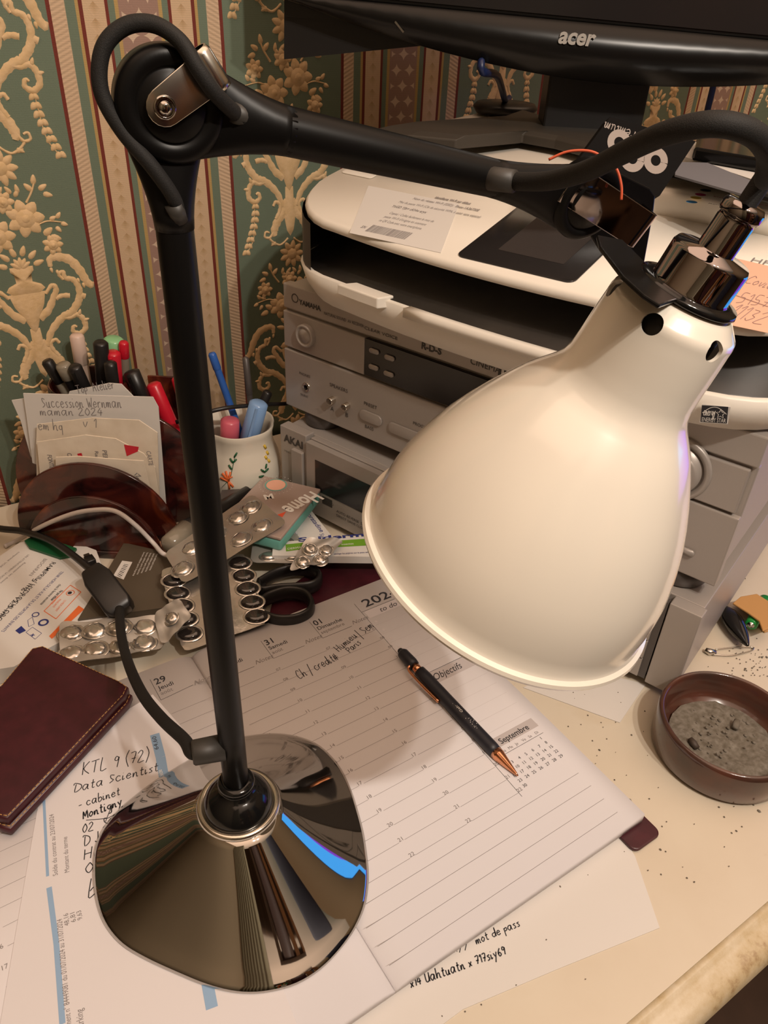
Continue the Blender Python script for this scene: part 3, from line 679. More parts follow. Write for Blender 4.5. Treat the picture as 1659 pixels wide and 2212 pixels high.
dkx = thing('cassette_deck', 'silver cassette deck with dark window, lowest unit of the hi-fi stack', 'cassette deck', E(-21, 15, 0))
bm = B_(); ebox(bm, -42.2, 0, 1.2, 27, .9, 9.0); ebox(bm, -42.4, -38.9, 0, 1.2, .7, 9.3)
ebox(bm, -38.7, -2.8, .5, 1.2, .9, 9.0); ebox(bm, -2.2, 0.2, 0, 1.2, .7, 9.0)
obj('body', bm, 'silver_plastic', dkx, smooth=False, bevel=.0008)
bm = B_(); ebox(bm, -38.6, -13, -.3, .4, .9, 8.9); 
etext(bm, 'HX PRO', -36.4, 3.0, -.32, width=1.4, mi=1); etext(bm, 'AUTO REVERSE  DOLBY B-C NR', -34.6, 2.5, -.32, width=6, mi=1)
etext(bm, 'DIRECT DRIVE CLOSED LOOP', -34.6, 2.0, -.32, width=5.2, mi=1)
box(bm, EF, -.365, -.352, -.0032, -.003, .027, .036, 1)
door_ = obj('cassette_door', bm, ['silver_plastic', 'print_dark'], dkx, smooth=False, bevel=.0008)
bm = B_(); ebox(bm, -37.4, -27, -.34, -.28, 3.9, 7.4); obj('door_window', bm, 'screen_dark', door_, smooth=False, label='dark smoked window')
bm = B_(); etext(bm, 'AKAI', -41.9, 7.7, -.02, width=2.6, mi=0, bold=.03); etext(bm, 'STEREO CASSETTE DECK', -41.9, 6.5, -.02, width=2.7, mi=0); obj('lettering', bm, 'print_dark', dkx, smooth=False)
bm = B_(); ebox(bm, -40.6, -39.1, -.4, .1, 2.0, 7.4); obj('power_button', bm, 'silver_plastic', dkx, smooth=False, bevel=.0008)
bm = B_(); ebox(bm, -12.6, -2.3, .1, .6, .9, 8.9)
obj('control_panel', bm, 'silver_dark', dkx, smooth=False)
for k in range(4):
    bm = B_(); z0 = 1.0 + k * 1.92; ebox(bm, -7.2, -2.85, -.1, .2, z0, z0 + 1.8)
    if k == 1: etext(bm, '>>', -4.9, z0 + .9, -.12, width=.9, mi=1, bold=.04); etext(bm, 'FF CUE', -5.0, z0 + .4, -.12, width=1.3)
    if k == 0: etext(bm, 'RESET', -5.2, z0 + .6, -.12, width=1.6); etext(bm, 'COUNTER', -5.2, z0 + .25, -.12, width=1.6)
    obj('button', bm, ['silver_plastic', 'print_dark'], dkx, smooth=False, bevel=.0005)
for s in (-40, -2.4): bm = B_(); ebox(bm, s - 1.6, s + 1.6, 2, 4.5, 0, .9); obj('foot', bm, 'silver_dark', dkx, smooth=False)
rc = thing('av_receiver', 'silver audio receiver with round volume knob, between the cassette deck and the printer', 'receiver', E(-21, 18, 10))
RO = 2.0
bm = B_(); ebox(bm, -43.0, -.3, RO + .9, 34, 10.9, 22.8); obj('body', bm, 'silver_plastic', rc, smooth=False, bevel=.001)
bm = B_(); ebox(bm, -43.3, 0, RO, RO + 1.0, 20.6, 22.9); ebox(bm, -43.3, 0, RO + .35, RO + 1.0, 10.6, 20.6)
obj('front_panel', bm, 'silver_plastic', rc, smooth=False, bevel=.0012)
bm = B_(); ebox(bm, -43.3, 0.0, RO - .15, RO + .5, 10.6, 16.6)
obj('lower_panel', bm, 'silver_plastic', rc, smooth=False, bevel=.001)
for _a, _b in ((-43.3, -33.4), (-9.5, -.4)):
    bm = B_(); ebox(bm, _a, _b, RO - .1, RO + .5, 16.85, 20.35); obj('upper_panel', bm, 'silver_plastic', rc, smooth=False, bevel=.001)
bm = B_(); ebox(bm, -33.3, -9.6, RO - .15, RO + .5, 16.95, 20.35); obj('display', bm, 'screen_dark', rc, smooth=False, label='blue-black display window')
for s, z in ((-32.2, 19.5), (-30.5, 19.4), (-32.2, 18.0), (-30.5, 17.9)):
    bm = B_(); slab(bm, efr(s, z, RO - .16), rrect(.0105, .0042, .002), 0, .0015); obj('button', bm, 'silver_plastic', rc)
def knob(s, z, r, dep, name, o=RO, mat='silver_plastic', inner=True, lab=None):
    b_ = B_(); f_ = efr(s, z, o); p_ = [(r * 1.0, 0), (r * 1.0, dep * .85), (r * .93, dep), (r * .80, dep)] + ([(r * .78, dep * .8), (r * .60, dep * .8), (r * .57, dep * .95)] if inner else []) + [(0, dep * .95)]
    lathe(b_, f_.o, f_.n, p_, 48); return obj(name, b_, mat, rc, label=lab)
knob(-40.3, 18.7, .0108, .006, 'standby_button')
bm = B_(); f_ = efr(-5.0, 18.7, RO); lathe(bm, f_.o, f_.n, [(.0245, 0), (.0245, .002), (.0235, .0032), (.0200, .0036), (.0195, .001), (.0182, .001), (.0175, .010), (.0160, .0115), (0, .0115)], 72); obj('volume_knob', bm, 'silver_plastic', rc, label='large round volume knob')
jk_ = knob(-40.4, 13.4, .0048, .0012, 'headphone_jack', RO - .15, 'chrome_dull')
bm = B_(); f_ = efr(-40.4, 13.4, RO - .3); lathe(bm, f_.o, f_.n, [(.0026, 0), (0, .0003)], 20); obj('jack_hole', bm, 'black_gloss', jk_)
for s in (-37.0, -35.2):
    knob(s, 13.2, .0036, .006, 'small_knob', RO - .15, 'chrome_dull', False)
bm = B_(); slab(bm, efr(-32.3, 13.0, RO - .15), rrect(.026, .0105, .005), 0, .0022); obj('rocker_button', bm, 'silver_plastic', rc, bevel=.0006)
bm = B_(); slab(bm, efr(-27.2, 12.9, RO - .15), rrect(.060, .0105, .004), 0, .0022); obj('rocker_button', bm, 'silver_plastic', rc, bevel=.0006)
bm = B_(); slab(bm, efr(-2.6, 12.6, RO - .15), rrect(.012, .006, .0028), 0, .002); obj('button', bm, 'silver_plastic', rc)
bm = B_(); etext(bm, 'YAMAHA', -41.3, 21.4, RO - .02, width=2.7, mi=0, bold=.035); lathe(bm, efr(-41.8, 21.8, RO - .02).o, -ED, [(.0042, 0), (.0042, .0002), (.0034, .0002)], 20)
etext(bm, 'NATURAL SOUND  AV RECEIVER', -38.2, 21.2, RO - .02, width=4.6, mi=0, size=.4)
etext(bm, 'CLEAR VOICE', -33.5, 21.1, RO - .02, width=3.6, mi=0, size=.4)
etext(bm, 'R-D-S', -27.4, 21.1, RO - .02, width=2.0, mi=0, bold=.03); etext(bm, 'CINEMA', -22.6, 21.2, RO - .02, width=2.8, mi=0)
box(bm, EF, -.200, -.168, (RO - .05) * .01, RO * .01, .2105, .2180); etext(bm, 'PHONES', -41.3, 14.5, RO - .17, width=1.4, mi=0); etext(bm, 'SILENT', -41.2, 12.3, RO - .17, width=1.0, mi=0)
etext(bm, 'SPEAKERS', -37.4, 14.5, RO - .17, width=2.2, mi=0); etext(bm, 'A        B', -37.3, 12.0, RO - .17, width=2.2, mi=0)
etext(bm, 'PRESET', -33.2, 14.0, RO - .17, width=1.5, mi=0); etext(bm, 'BASS', -33.0, 11.7, RO - .17, width=1.0, mi=0); etext(bm, 'PROGRAM', -27.6, 14.0, RO - .17, width=2.0, mi=0); etext(bm, 'DIGITAL AUDIO', -8.4, 21.0, RO - .02, width=2.6, mi=0)
obj('lettering', bm, 'print_dark', rc, smooth=False)
bm = B_(); etext(bm, 'DSP', -19.7, 21.1, RO - .07, width=2.4, mi=0, bold=.03); obj('lettering', bm, 'ink_white', rc, smooth=False, label='pale letters on a dark badge')
for s in (-40, -3):
    for o in (4, 29): bm = B_(); lathe(bm, E(s, o, 9.0), (0, 0, 1), [(0, 0), (.018, 0), (.020, .002), (.020, .019), (0, .019)], 24); obj('foot', bm, 'silver_dark', rc)

# ================================================================== PRINTER
prn = thing('printer', 'white and black inkjet printer with touchscreen and printed label, on top of the receiver', 'printer', E(-20, 15, 22.9))
PC, PHW, PO0, PO1 = -20.0, 22.2, -2.2, 31.5
def foot(ins=0, front=None, bulge=1.2, n_=14, half_=PHW, back=None, r=7.5):
    f0 = (PO0 + ins) if front is None else front; hw = half_ - ins; b0 = (PO1 - ins) if back is None else back; rf = r; pts = []
    for k in range(n_ + 1):                                   # bowed front edge, left to right
        t_ = k / n_; s = -hw + rf + (2 * hw - 2 * rf) * t_; pts.append((PC + s, f0 + bulge * (2 * t_ - 1) ** 2 * .8))
    for k in range(1, 9):
        a_ = math.radians(-90 + 90 * k / 8); pts.append((PC + hw - rf + rf * math.cos(a_), f0 + bulge * .8 + rf + rf * math.sin(a_)))
    for k in range(5):
        a_ = math.radians(90 * k / 4); pts.append((PC + hw - 2 + 2 * math.cos(a_), b0 - 2 + 2 * math.sin(a_)))
    for k in range(5):
        a_ = math.radians(90 + 90 * k / 4); pts.append((PC - hw + 2 + 2 * math.cos(a_), b0 - 2 + 2 * math.sin(a_)))
    for k in range(8):
        a_ = math.radians(180 + 90 * k / 8); pts.append((PC - hw + rf + rf * math.cos(a_), f0 + bulge * .8 + rf + rf * math.sin(a_)))
    return pts
def zl(pts, z): return [E(s, o, z(s, o) if callable(z) else z) for s, o in pts]
ZP = 22.95
ptop = lambda s, o: 29.9 + (o + 2.2) * .215 if o < 12 else 32.95 + (o - 12) * .02
bm = B_(); loft(bm, [zl(foot(1.5), ZP - .05), zl(foot(.9), ZP + .3), zl(foot(.3), ZP + 1.5), zl(foot(0), ZP + 2.85), zl(foot(.3), ZP + 2.95)]); obj('lower_shell', bm, 'printer_white', prn, angle=30)
bm = B_(); loft(bm, [zl(foot(.3), ZP + 2.80), zl(foot(.35), ZP + 3.0), zl(foot(.5, front=5.0), ZP + 4.4), zl(foot(.5, front=5.5), lambda s, o: min(ZP + 9, ptop(s, o) - .95))], cap1=False); obj('paper_bay', bm, 'printer_black', prn, angle=30)
# side and back wall (black band)
bm = B_(); ft = foot(.15); fb = foot(.15)
n_s = 14
_f = foot(.15)
loft(bm, [zl(_f, ZP + 2.4), zl(_f, lambda s, o: min(ZP + 9.4, ptop(s, o) - .6))], cap0=False, cap1=False)
_sp = lambda q_: (sum((v_.co for v_ in q_.verts), V()) / 4 - EB).dot(EW) * 100 - PC
_del = [q_ for q_ in bm.faces if _sp(q_) > -18 and max(v_.co.dot(ED) for v_ in q_.verts) - EB.dot(ED) < (.02 if _sp(q_) < 14 else .07)]
bmesh.ops.delete(bm, geom=_del, context='FACES_ONLY')
obj('black_band', bm, 'printer_black', prn, angle=30)
pan = [(s, min(o, 12.4)) for s, o in foot(.0)]
pbot = lambda s, o: ptop(s, o) - .75
_pf = []
for p_ in foot(.40, r=7.3):
    q_ = (p_[0], min(p_[1], 12.3))
    if not _pf or abs(q_[0] - _pf[-1][0]) + abs(q_[1] - _pf[-1][1]) > .05: _pf.append(q_)
_ins = lambda k_: [(PC + (s - PC) * (1 - k_ / 21), o + (k_ if o < 5 else 0)) for s, o in _pf]
bm = B_(); loft(bm, [zl(_ins(.3), lambda s, o: ptop(s, min(o, 11.9)) - .8), zl(_ins(.03), lambda s, o: ptop(s, min(o, 11.9)) - .65), zl(_pf, lambda s, o: ptop(s, min(o, 11.9)) - .25), zl(_ins(.2), lambda s, o: ptop(s, min(o, 11.9)))])
obj('control_panel', bm, 'printer_white', prn, smooth=True, angle=25)
lidtop = lambda s, o: 34.3 + (o - 11) * .034
lf = [(s, max(o, 11.2)) for s, o in foot(.2, r=3)]
lidp = [(PC + 22.4, 11.2), (PC + 22.4, 31.2), (PC - 22.4, 31.2), (PC - 22.4, 11.2)]
lidp = [(PC + a_ * 100, 21.2 + b_ * 100) for a_, b_ in rrect(.430, .200, .012, 4)]
bm = B_(); loft(bm, [zl(lidp, 32.5), zl(lidp, lambda s, o: lidtop(s, o) - .3), zl([(PC + (s - PC) * .993, 21.2 + (o - 21.2) * .985) for s, o in lidp], lidtop)])
lz = lambda s, o: lidtop(s, o) + .02
def disc(bm, fr, r, mi, h_=.0003, n_=24): face(bm, [fr(r * math.cos(2 * pi * k / n_), r * math.sin(2 * pi * k / n_), h_) for k in range(n_)], mi)
lidn = (E(0, 20, lidtop(0, 20)) - E(0, 10, lidtop(0, 10))).cross(EW) * -1
lidn = EW.cross(E(0, 20, lidtop(0, 20)) - E(0, 10, lidtop(0, 10))).normalized()
def lidfr(px, py):
    p = PL(px, py, E(0, 11, lidtop(0, 11)), lidn); return Fr(p, EW, None, lidn)
for k, (px, py) in enumerate(((1524, 412), (1513, 421), (1503, 428), (1494, 437))): disc(bm, lidfr(px, py), .0038, 1 + k)
fr = lidfr(1530, 440); text(bm, 'Remplacez les cartouches', fr, .003, .05, 1); fr = lidfr(1541, 425); text(bm, 'Instant Ink  www.hp.com', fr, .003, .05, 2)
obj('scanner_lid', bm, ['printer_white', 'ink', 'magenta', 'yellow', 'cyan'], prn, smooth=True, angle=25)
# details lying on the sloped control panel
pn = EW.cross(E(0, 10, ptop(0, 10)) - E(0, 0, ptop(0, 0))).normalized(); pp = E(0, 5, ptop(0, 5))
def pfr(px, py, h_=0): return Fr(PL(px, py, pp, pn) + pn * h_, EW, None, pn)
def pq(pts, bm, h0, h1, mi=0, rad=0):
    P = [PL(x, y, pp, pn) for x, y in pts]; prism(bm, [p + pn * h0 for p in P], pn * (h1 - h0), mi)
bm = B_(); P = [PL(x, y, pp, pn) for x, y in ((755, 504), (952, 547), (992, 441), (796, 402))]
prism(bm, [p + pn * .0001 for p in P], pn * .0003)
lf_ = Fr(P[0] + pn * .0004, P[1] - P[0], P[3] - P[0]); lw = (P[1] - P[0]).length; lh = (P[3] - P[0]).length
def lt(s_, x, y, wd, mi=1, bold=0.0):
    f_ = Fr(lf_(x * lw, y * lh, 0), lf_.u, lf_.v); text(bm, s_, f_, lh * .062, wd * lw, mi, .0001, bold)
lt('Identifiants Wi-Fi par défaut', .33, .885, .40, bold=.02); lt('Nom du réseau Wi-Fi (SSID):  Bbox-1A36730E', .14, .79, .74, bold=.01)
lt('Mot de passe Wi-Fi (Clé de sécurité WPA, à saisir sans espace):', .05, .68, .92); lt('YxGD Yjb= cKHw aryx', .04, .58, .40, bold=.02)
lt('Copiez / Collez facilement le mot de', .11, .45, .50); lt("passe Wi-Fi d'origine en scannant", .11, .37, .47); lt('ce QR Code avec votre smartphone.', .11, .29, .48); lt('S/N', .03, .12, .05, bold=.02)
x = .115
while x < .56:
    wd = random.choice((.003, .005, .007)); f_ = Fr(lf_(x * lw, .08 * lh, 0), lf_.u, lf_.v)
    face(bm, [f_(0, 0, .0001), f_(wd * lw, 0, .0001), f_(wd * lw, .13 * lh, .0001), f_(0, .13 * lh, .0001)], 1); x += wd + random.choice((.003, .005))
obj('wifi_label', bm, ['paper_white', 'ink_grey'], prn, smooth=False, label='white printed label with French text and barcode')
bm = B_(); tp = [PL(x, y, pp, pn) for x, y in ((1021, 562), (1282, 624), (1340, 470), (1074, 428))]
tf = Fr((tp[0] + tp[2]) / 2, tp[1] - tp[0], tp[3] - tp[0]); tw = (tp[1] - tp[0]).length; th_ = (tp[3] - tp[0]).length
slab(bm, tf, rrect(tw, th_, .006), .0001, .0011); tpn_ = obj('touch_panel', bm, 'screen_dark', prn, bevel=.0003, label='black glossy touchscreen panel')
bm = B_(); slab(bm, Fr(tf(.003, .0, .0011), tf.u, tf.v), rrect(tw * .56, th_ * .62, .001), 0, .0002); obj('screen', bm, 'screen_grey', tpn_, smooth=False)
bm = B_(); slab(bm, pfr(776, 376, .0001), rrect(.034, .010, .003), 0, .0008); obj('feed_tab', bm, 'printer_white', prn, bevel=.0003)
# tray lip and catch below the bay
bm = B_()
lipf = foot(-.25); lipb = foot(.6); rng = range(4, 15)
loft(bm, [[E(*lipf[i], ZP + 2.2), E(*lipb[i], ZP + 2.2), E(*lipb[i], ZP + 3.02), E(*lipf[i], ZP + 2.92)] for i in rng]); obj('tray_lip', bm, 'printer_white', prn, angle=30)
bm = B_(); lipf = foot(-.6); loft(bm, [[E(*lipf[i], ZP + 2.3), E(*lipb[i], ZP + 2.3), E(*lipb[i], ZP + 3.25), E(*lipf[i], ZP + 3.15)] for i in (1, 2, 3)]); obj('tray_catch', bm, 'printer_white', prn, smooth=False, bevel=.001)
# sticker and note
sp = E(-4.0, PO0 + 1.6, ZP + 1.6); sn = (-ED * .93 + V((0, 0, -.1)) + EW * .22).normalized()
q = [PL(x, y, sp, sn) for x, y in ((1513, 905), (1574, 909), (1580, 872), (1519, 866))]
bm = B_(); prism(bm, [p + sn * .004 for p in q], sn * .0003); fr = Fr(q[0] + sn * .0044, q[1] - q[0], q[3] - q[0]); w_ = (q[1] - q[0]).length; h__ = (q[3] - q[0]).length
face(bm, [fr(w_ * .04, h__ * .05, .0001), fr(w_ * .96, h__ * .05, .0001), fr(w_ * .96, h__ * .95, .0001), fr(w_ * .04, h__ * .95, .0001)], 1)
stp = [(.72 + .17 * (1 if k % 2 == 0 else .45) * math.cos(pi / 2 + k * pi / 5), .55 + .26 * (1 if k % 2 == 0 else .45) * math.sin(pi / 2 + k * pi / 5)) for k in range(11)]
stroke(bm, [(a_ * w_, b_ * h__) for a_, b_ in stp], fr, .0004, 2, .0003)
stroke(bm, [((.08 + .84 * k / 12) * w_, (.55 + .35 * math.sin(pi * k / 12)) * h__) for k in range(13)], fr, .0004, 2, .0003)
f2 = Fr(fr(w_ * .12, h__ * .42, 0), fr.u, fr.v); hand(bm, 'energy', f2, .0035, w_ * .42, 2, .0004, .0003); f2 = Fr(fr(w_ * .08, h__ * .09, 0), fr.u, fr.v); text(bm, 'ENERGY STAR', f2, .0042, w_ * .84, 2, .0003)
obj('energy_sticker', bm, ['paper_white', 'ink', 'ink_white'], prn, smooth=False, label='small black and white energy rating sticker')
bm = B_(); q = [PL(x, y, pp, pn) for x, y in ((1560, 700), (1664, 722), (1720, 590), (1592, 560))]
prism(bm, [p + pn * .0003 for p in q], pn * .0002)
for s_, a_, b_, sz in (('Covid', (1607, 612), (1668, 628), .006), ('5157', (1590, 655), (1660, 668), .009), ('11132', (1570, 682), (1650, 705), .010)):
    A = PL(*a_, pp, pn); Bq = PL(*b_, pp, pn); hand(bm, s_, Fr(A + pn * .0005, Bq - A, None, pn), sz, (Bq - A).length, 1, .0005, .0002)
A = PL(1588, 640, pp, pn) + pn * .0007; Bq = PL(1659, 665, pp, pn) + pn * .0007; line(bm, A, Bq, .0005, 1, .0002, pn); 
obj('sticky_note', bm, ['note_peach', 'note_ink'], prn, smooth=False, label='peach paper note with handwritten numbers')
bm = B_(); A = PL(1621, 566, pp, pn); text(bm, 'HP OfficeJet', Fr(A + pn * .0003, EW, None, pn), .0088, .052, 0, .0002); obj('lettering', bm, 'ink_grey', prn, smooth=False)

# ================================================================== MONITOR
MC = V((.575, .535, 0)); ma = math.radians(-38); MU = V((math.cos(ma), math.sin(ma), 0)); MN = V((MU.y, -MU.x, 0))   # MN toward viewer
if MN.y > 0: MN = -MN
roll = math.radians(-2.2); MUr = (MU * math.cos(roll) + V((0, 0, 1)) * math.sin(roll)).normalized(); MV = (V((0, 0, 1)) * math.cos(roll) - MU * math.sin(roll)).normalized()
MF = Fr(MC + MN * .045 + V((0, 0, .4385)), MUr, MV)            # origin: middle of the screen's lower edge
mon = thing('computer_monitor', 'black widescreen monitor at the top of the picture, standing on the printer', 'monitor', (MC.x, MC.y, .355))
bm = B_()
zlow = lambda x: -.040 + .038 * (abs(x) / .270) ** 1.8
N = 28; top = [(-.270 + .54 * k / N, .0) for k in range(N + 1)]; bot = [(x, zlow(x)) for x, _ in top]
loft(bm, [[MF(x, 0.0, .004), MF(x, (zb * .5), .0055), MF(x, zb, .002), MF(x, zb - .001, -.010), MF(x, 0, -.016)] for (x, _), (_, zb) in zip(top, bot)])
chn_ = obj('chin_bezel', bm, 'bezel_black', mon, angle=50)
bm = B_(); box(bm, MF, -.270, .270, 0, .330, -.016, .003); obj('bezel', bm, 'bezel_black', mon, smooth=False, bevel=.001)
bm = B_(); box(bm, MF, -.255, .255, .003, .312, .0025, .0042); obj('screen', bm, 'screen_dark', mon, smooth=False, label='dark switched-off screen')
bm = B_(); loft(bm, [[MF(x * k, y, z) for x, y in ((-.266, -.016), (.266, -.016), (.266, .30), (-.266, .30))] for k, z in ((1, -.012), (1, -.030), (.85, -.055))]); loft(bm, [[MF(x, y, z) for x, y in ((-.268, -.047), (-.12, -.022), (-.12, .0), (-.268, .0))] for z in (-.0165, -.040)]); obj('back_housing', bm, 'black_plastic', mon, smooth=False)
bm = B_(); box(bm, Fr(MC + V((0, 0, .358)), MU, -MN), -.043, .043, -.012, .040, 0, .20); obj('stand_column', bm, 'black_plastic', mon, smooth=False, bevel=.002)
bm = B_()
fz = .3502
FT = [T(x, y, .358) for x, y in [(806, 278), (870, 268), (960, 262), (1080, 254), (1120, 240), (1160, 252), (1300, 272), (1400, 285), (1410, 330), (1300, 325), (1200, 300), (1130, 288), (1060, 294), (985, 300), (880, 290)]]
FT = ccw(FT)
loft(bm, [[V((p.x, p.y, fz)) for p in FT], [V((p.x, p.y, fz + .007)) for p in FT], [V((MC.x + (p.x - MC.x) * .93, MC.y + (p.y - MC.y) * .93, fz + .010)) for p in FT]])
obj('stand_foot', bm, 'foot_dusty', mon, smooth=False, bevel=.001)
bm = B_(); lathe(bm, T(1090, 245, .3506), (0, 0, 1), [(0, 0), (.030, .0), (.034, .006), (.030, .010), (0, .011)], 40); tag(obj('power_puck', bm, 'black_plastic'), 'dark round flat disc behind the monitor foot on the printer lid', 'disc')
bm = B_(); text(bm, 'acer', Fr(MF(-.044, -.0150, .0066), MF.u, MF.v), .016, .029, 0, .0002, .03, .15); obj('logo', bm, 'logo_silver', chn_, smooth=False, label='silver maker lettering')
bm = B_(); box(bm, Fr(MF(-.175, -.012, .005), MF.u + MF.v * -.9, MF.v), 0, .010, 0, .0014, 0, .0008); obj('power_mark', bm, 'steel', chn_, smooth=False)
bm = B_(); tube(bm, smoothpath([V((.62, .70, .47)), T(1040, 130, .41), T(1075, 165, .395), T(1092, 220, .360), V((.64, .72, .36))]), .0032, 10); tag(obj('monitor_cable', bm, 'cable_blue'), 'dark blue cable hanging behind the monitor left of its column', 'cable')
pcl = lambda x, y: PL(x, y, V((0, .70, 0)), V((0, 1, 0)))
bm = B_(); tube(bm, smoothpath([pcl(1565, 20), pcl(1552, 130), pcl(1530, 230), pcl(1500, 330), V((.88, .70, .12)), V((.87, .70, .0045)), V((.80, .69, .0045))]), .004, 10); tag(obj('monitor_cable', bm, 'cable_blue'), 'dark blue cable hanging by the wall right of the monitor column', 'cable')

# black card box and papers on the printer lid
lidp0 = lidtop(0, 20) * .01
bm = B_(); A = T(1247, 390, .375); Bp = T(1425, 433, .352)
q = [PL(x, y, T(1425, 433, .350), (V((-.35, -.8, .5))).normalized()) for x, y in ((1235, 365), (1425, 423), (1503, 305), (1318, 252))]
nq = (q[1] - q[0]).cross(q[3] - q[0]).normalized(); 
if nq.dot(CO - q[0]) < 0: nq = -nq
prism(bm, q, nq * -.012); fr = Fr(q[0] + nq * .0001, q[1] - q[0], None, nq); w_ = (q[1] - q[0]).length
A = PL(1400, 352, q[0], nq) + nq * .0002
f2 = Fr(A, -fr.u, None, nq)
def ringl(bm, c_, fr, ro, ri, mi, sx=1):
    P1 = [(sx * ro * math.cos(2 * pi * k / 28), ro * math.sin(2 * pi * k / 28)) for k in range(29)]; stroke(bm, [(a_ * (ro + ri) / 2 / ro, b_ * (ro + ri) / 2 / ro) for a_, b_ in P1], Fr(c_, fr.u, None, nq), ro - ri, mi, .0003)
ringl(bm, PL(1416, 347, q[0], nq), fr, .0084, .0034, 1); ringl(bm, PL(1366, 343, q[0], nq), fr, .0084, .0034, 1); ringl(bm, PL(1337, 308, q[0], nq), fr, .0080, .0034, 1)
f2 = Fr(PL(1384, 288, q[0], nq) + nq * .0002, -fr.u, None, nq); hand(bm, 'Premium', f2, .004, .026, 1, .0006)
tag(obj('card_box', bm, ['card_black', 'card_letter'], smooth=False), 'small black cardboard box with round pale letters, propped on the printer lid', 'box')
bm = B_(); P = [T(x, y, .3535) for x, y in ((1402, 368), (1500, 384), (1700, 438), (1700, 392), (1440, 345))]; sheet(bm, ccw(P), .3502, .3535); tag(obj('folder', bm, 'black_gloss', smooth=False, bevel=.001), 'glossy black folder lying on the printer lid right of the card box', 'folder')
bm = B_(); P = [T(x, y, .3565) for x, y in ((1470, 335), (1680, 405), (1700, 350), (1495, 312))]; sheet(bm, ccw(P), .3537, .3563)
tag(obj('paper_stack', bm, 'paper_white', smooth=False), 'white papers on the black folder behind the shade cable', 'papers')
bm = B_(); P = [T(x, y, .3576) for x, y in ((1462, 350), (1528, 352), (1650, 402), (1632, 428), (1458, 378))]; sheet(bm, ccw(P), .3565, .3578); tag(obj('grey_cloth', bm, 'cloth_grey', smooth=False), 'blue-grey cloth strip across the white papers behind the shade cable', 'cloth')
bm = B_(); P = [T(x, y, .366) for x, y in ((1500, 318), (1690, 350), (1700, 305), (1510, 290))]; sheet(bm, ccw(P), .3566, .3660); tag(obj('device', bm, 'black_gloss', smooth=False, bevel=.002), 'black glossy flat device on top of the papers by the wall', 'device')
# ================================================================== DIARY
di = thing('diary', 'open weekly desk diary with burgundy cover lying under the lamp', 'diary', (.127, .296, 0))
bm = B_(); slab(bm, Fr((.130, .3055, 0), (1, 0, 0), (0, 1, 0)), rrect(.398, .2860, .004), .0008, .0032); obj('cover', bm, 'burgundy', di, bevel=.0008)
DZ = .0122
bm = B_()
X0, X1, Y0, Y1 = .128, .3275, .1518, .4450
def pz(x):                                       # page surface dips into the spine
    t_ = max(0, min(1, (x - X0) / .012)); return .0062 + (DZ - .0062) * (t_ ** .5)
def page(bm, xs, z0, fz_, ya, yb):
    secs = [[V((x, ya, z0)), V((x, yb, z0)), V((x, yb, fz_(x))), V((x, ya, fz_(x)))] for x in xs]; loft(bm, secs)
page(bm, [X0 + .0002 + (X1 - X0) * (k / 20) ** 1.6 for k in range(21)], .0033, pz, Y0, Y1)
G = lambda x, y, h_=0: Fr((x, y, DZ + h_), (1, 0, 0), (0, 1, 0))
cols = [.1365, .1812, .2262, .2705]
days = [('30', 'Vendredi', 'août'), ('31', 'Samedi', 'août'), ('01', 'Dimanche', 'septembre')]
for ci, (dn, dw, dmn) in enumerate(days):
    x = cols[ci]
    line(bm, V((x, .4285, DZ)), V((x, .4055, DZ)), .0003); line(bm, V((x, .4055, DZ)), V((x + .028, .4055, DZ)), .0003)
    text(bm, dn, G(x + .0018, .4215), .0088, None, 1, bold=.012); text(bm, dw, G(x + .0018, .4155), .0058, None, 1, bold=.004); text(bm, dmn, G(x + .0018, .4100), .0052, None, 2)
    text(bm, 'Notes', G(x + .030, .4065), .0062, None, 2, shear=.4)
    for k in range(16):
        y = .3930 - k * .01220; x1 = cols[ci + 1]
        line(bm, V((x, y - .0016, DZ)), V((x1 - .0042, y - .0016, DZ)), .00022, 2)
        text(bm, '%02d' % (7 + k), G(x1 - .0038, y - .0014), .0040, None, 2)
line(bm, V((cols[3], .4285, DZ)), V((cols[3] - .004, .205, DZ)), .0003)
text(bm, '2024', G(.2770, .4195), .0140, .036, 1, bold=.01); line(bm, V((cols[3], .4160, DZ)), V((.3200, .4160, DZ)), .0003)
face(bm, [V((cols[3] + .002, .4060, DZ + .00005)), V((.320, .4060, DZ + .00005)), V((.320, .4155, DZ + .00005)), V((cols[3] + .002, .4155, DZ + .00005))], 3)
text(bm, 'to do list', G(.2855, .4078), .0080, None, 1, shear=.35)
for k in range(6):
    line(bm, V((cols[3] + .001, .396 - k * .0118, DZ)), V((.320, .396 - k * .0118, DZ)), .00018, 3)
    if k < 5: face(bm, [V((cols[3] + .003 + a_, .3985 - k * .0118 + b_, DZ + .00008)) for a_, b_ in ((0, 0), (.0025, 0), (.0025, .0025), (0, .0025))], 3)
line(bm, V((cols[3] - .001, .3290, DZ)), V((.319, .3290, DZ)), .0004)
face(bm, [V((cols[3], .3165, DZ + .00005)), V((.3190, .3165, DZ + .00005)), V((.3190, .3285, DZ + .00005)), V((cols[3], .3285, DZ + .00005))], 3)
text(bm, 'Objectifs', G(.2790, .3195), .0095, .0270, 1, shear=.35)
for k in range(6): line(bm, V((cols[3] - .001, .305 - k * .0118, DZ)), V((.3185, .305 - k * .0118, DZ)), .00018, 3)
face(bm, [V((.2700, .2440, DZ + .00005)), V((.3175, .2440, DZ + .00005)), V((.3175, .2525, DZ + .00005)), V((.2700, .2525, DZ + .00005))], 3)
text(bm, 'Septembre', G(.2830, .2455), .0068, .0270, 1, bold=.01); line(bm, V((.2700, .2375, DZ)), V((.3160, .2375, DZ)), .0003)
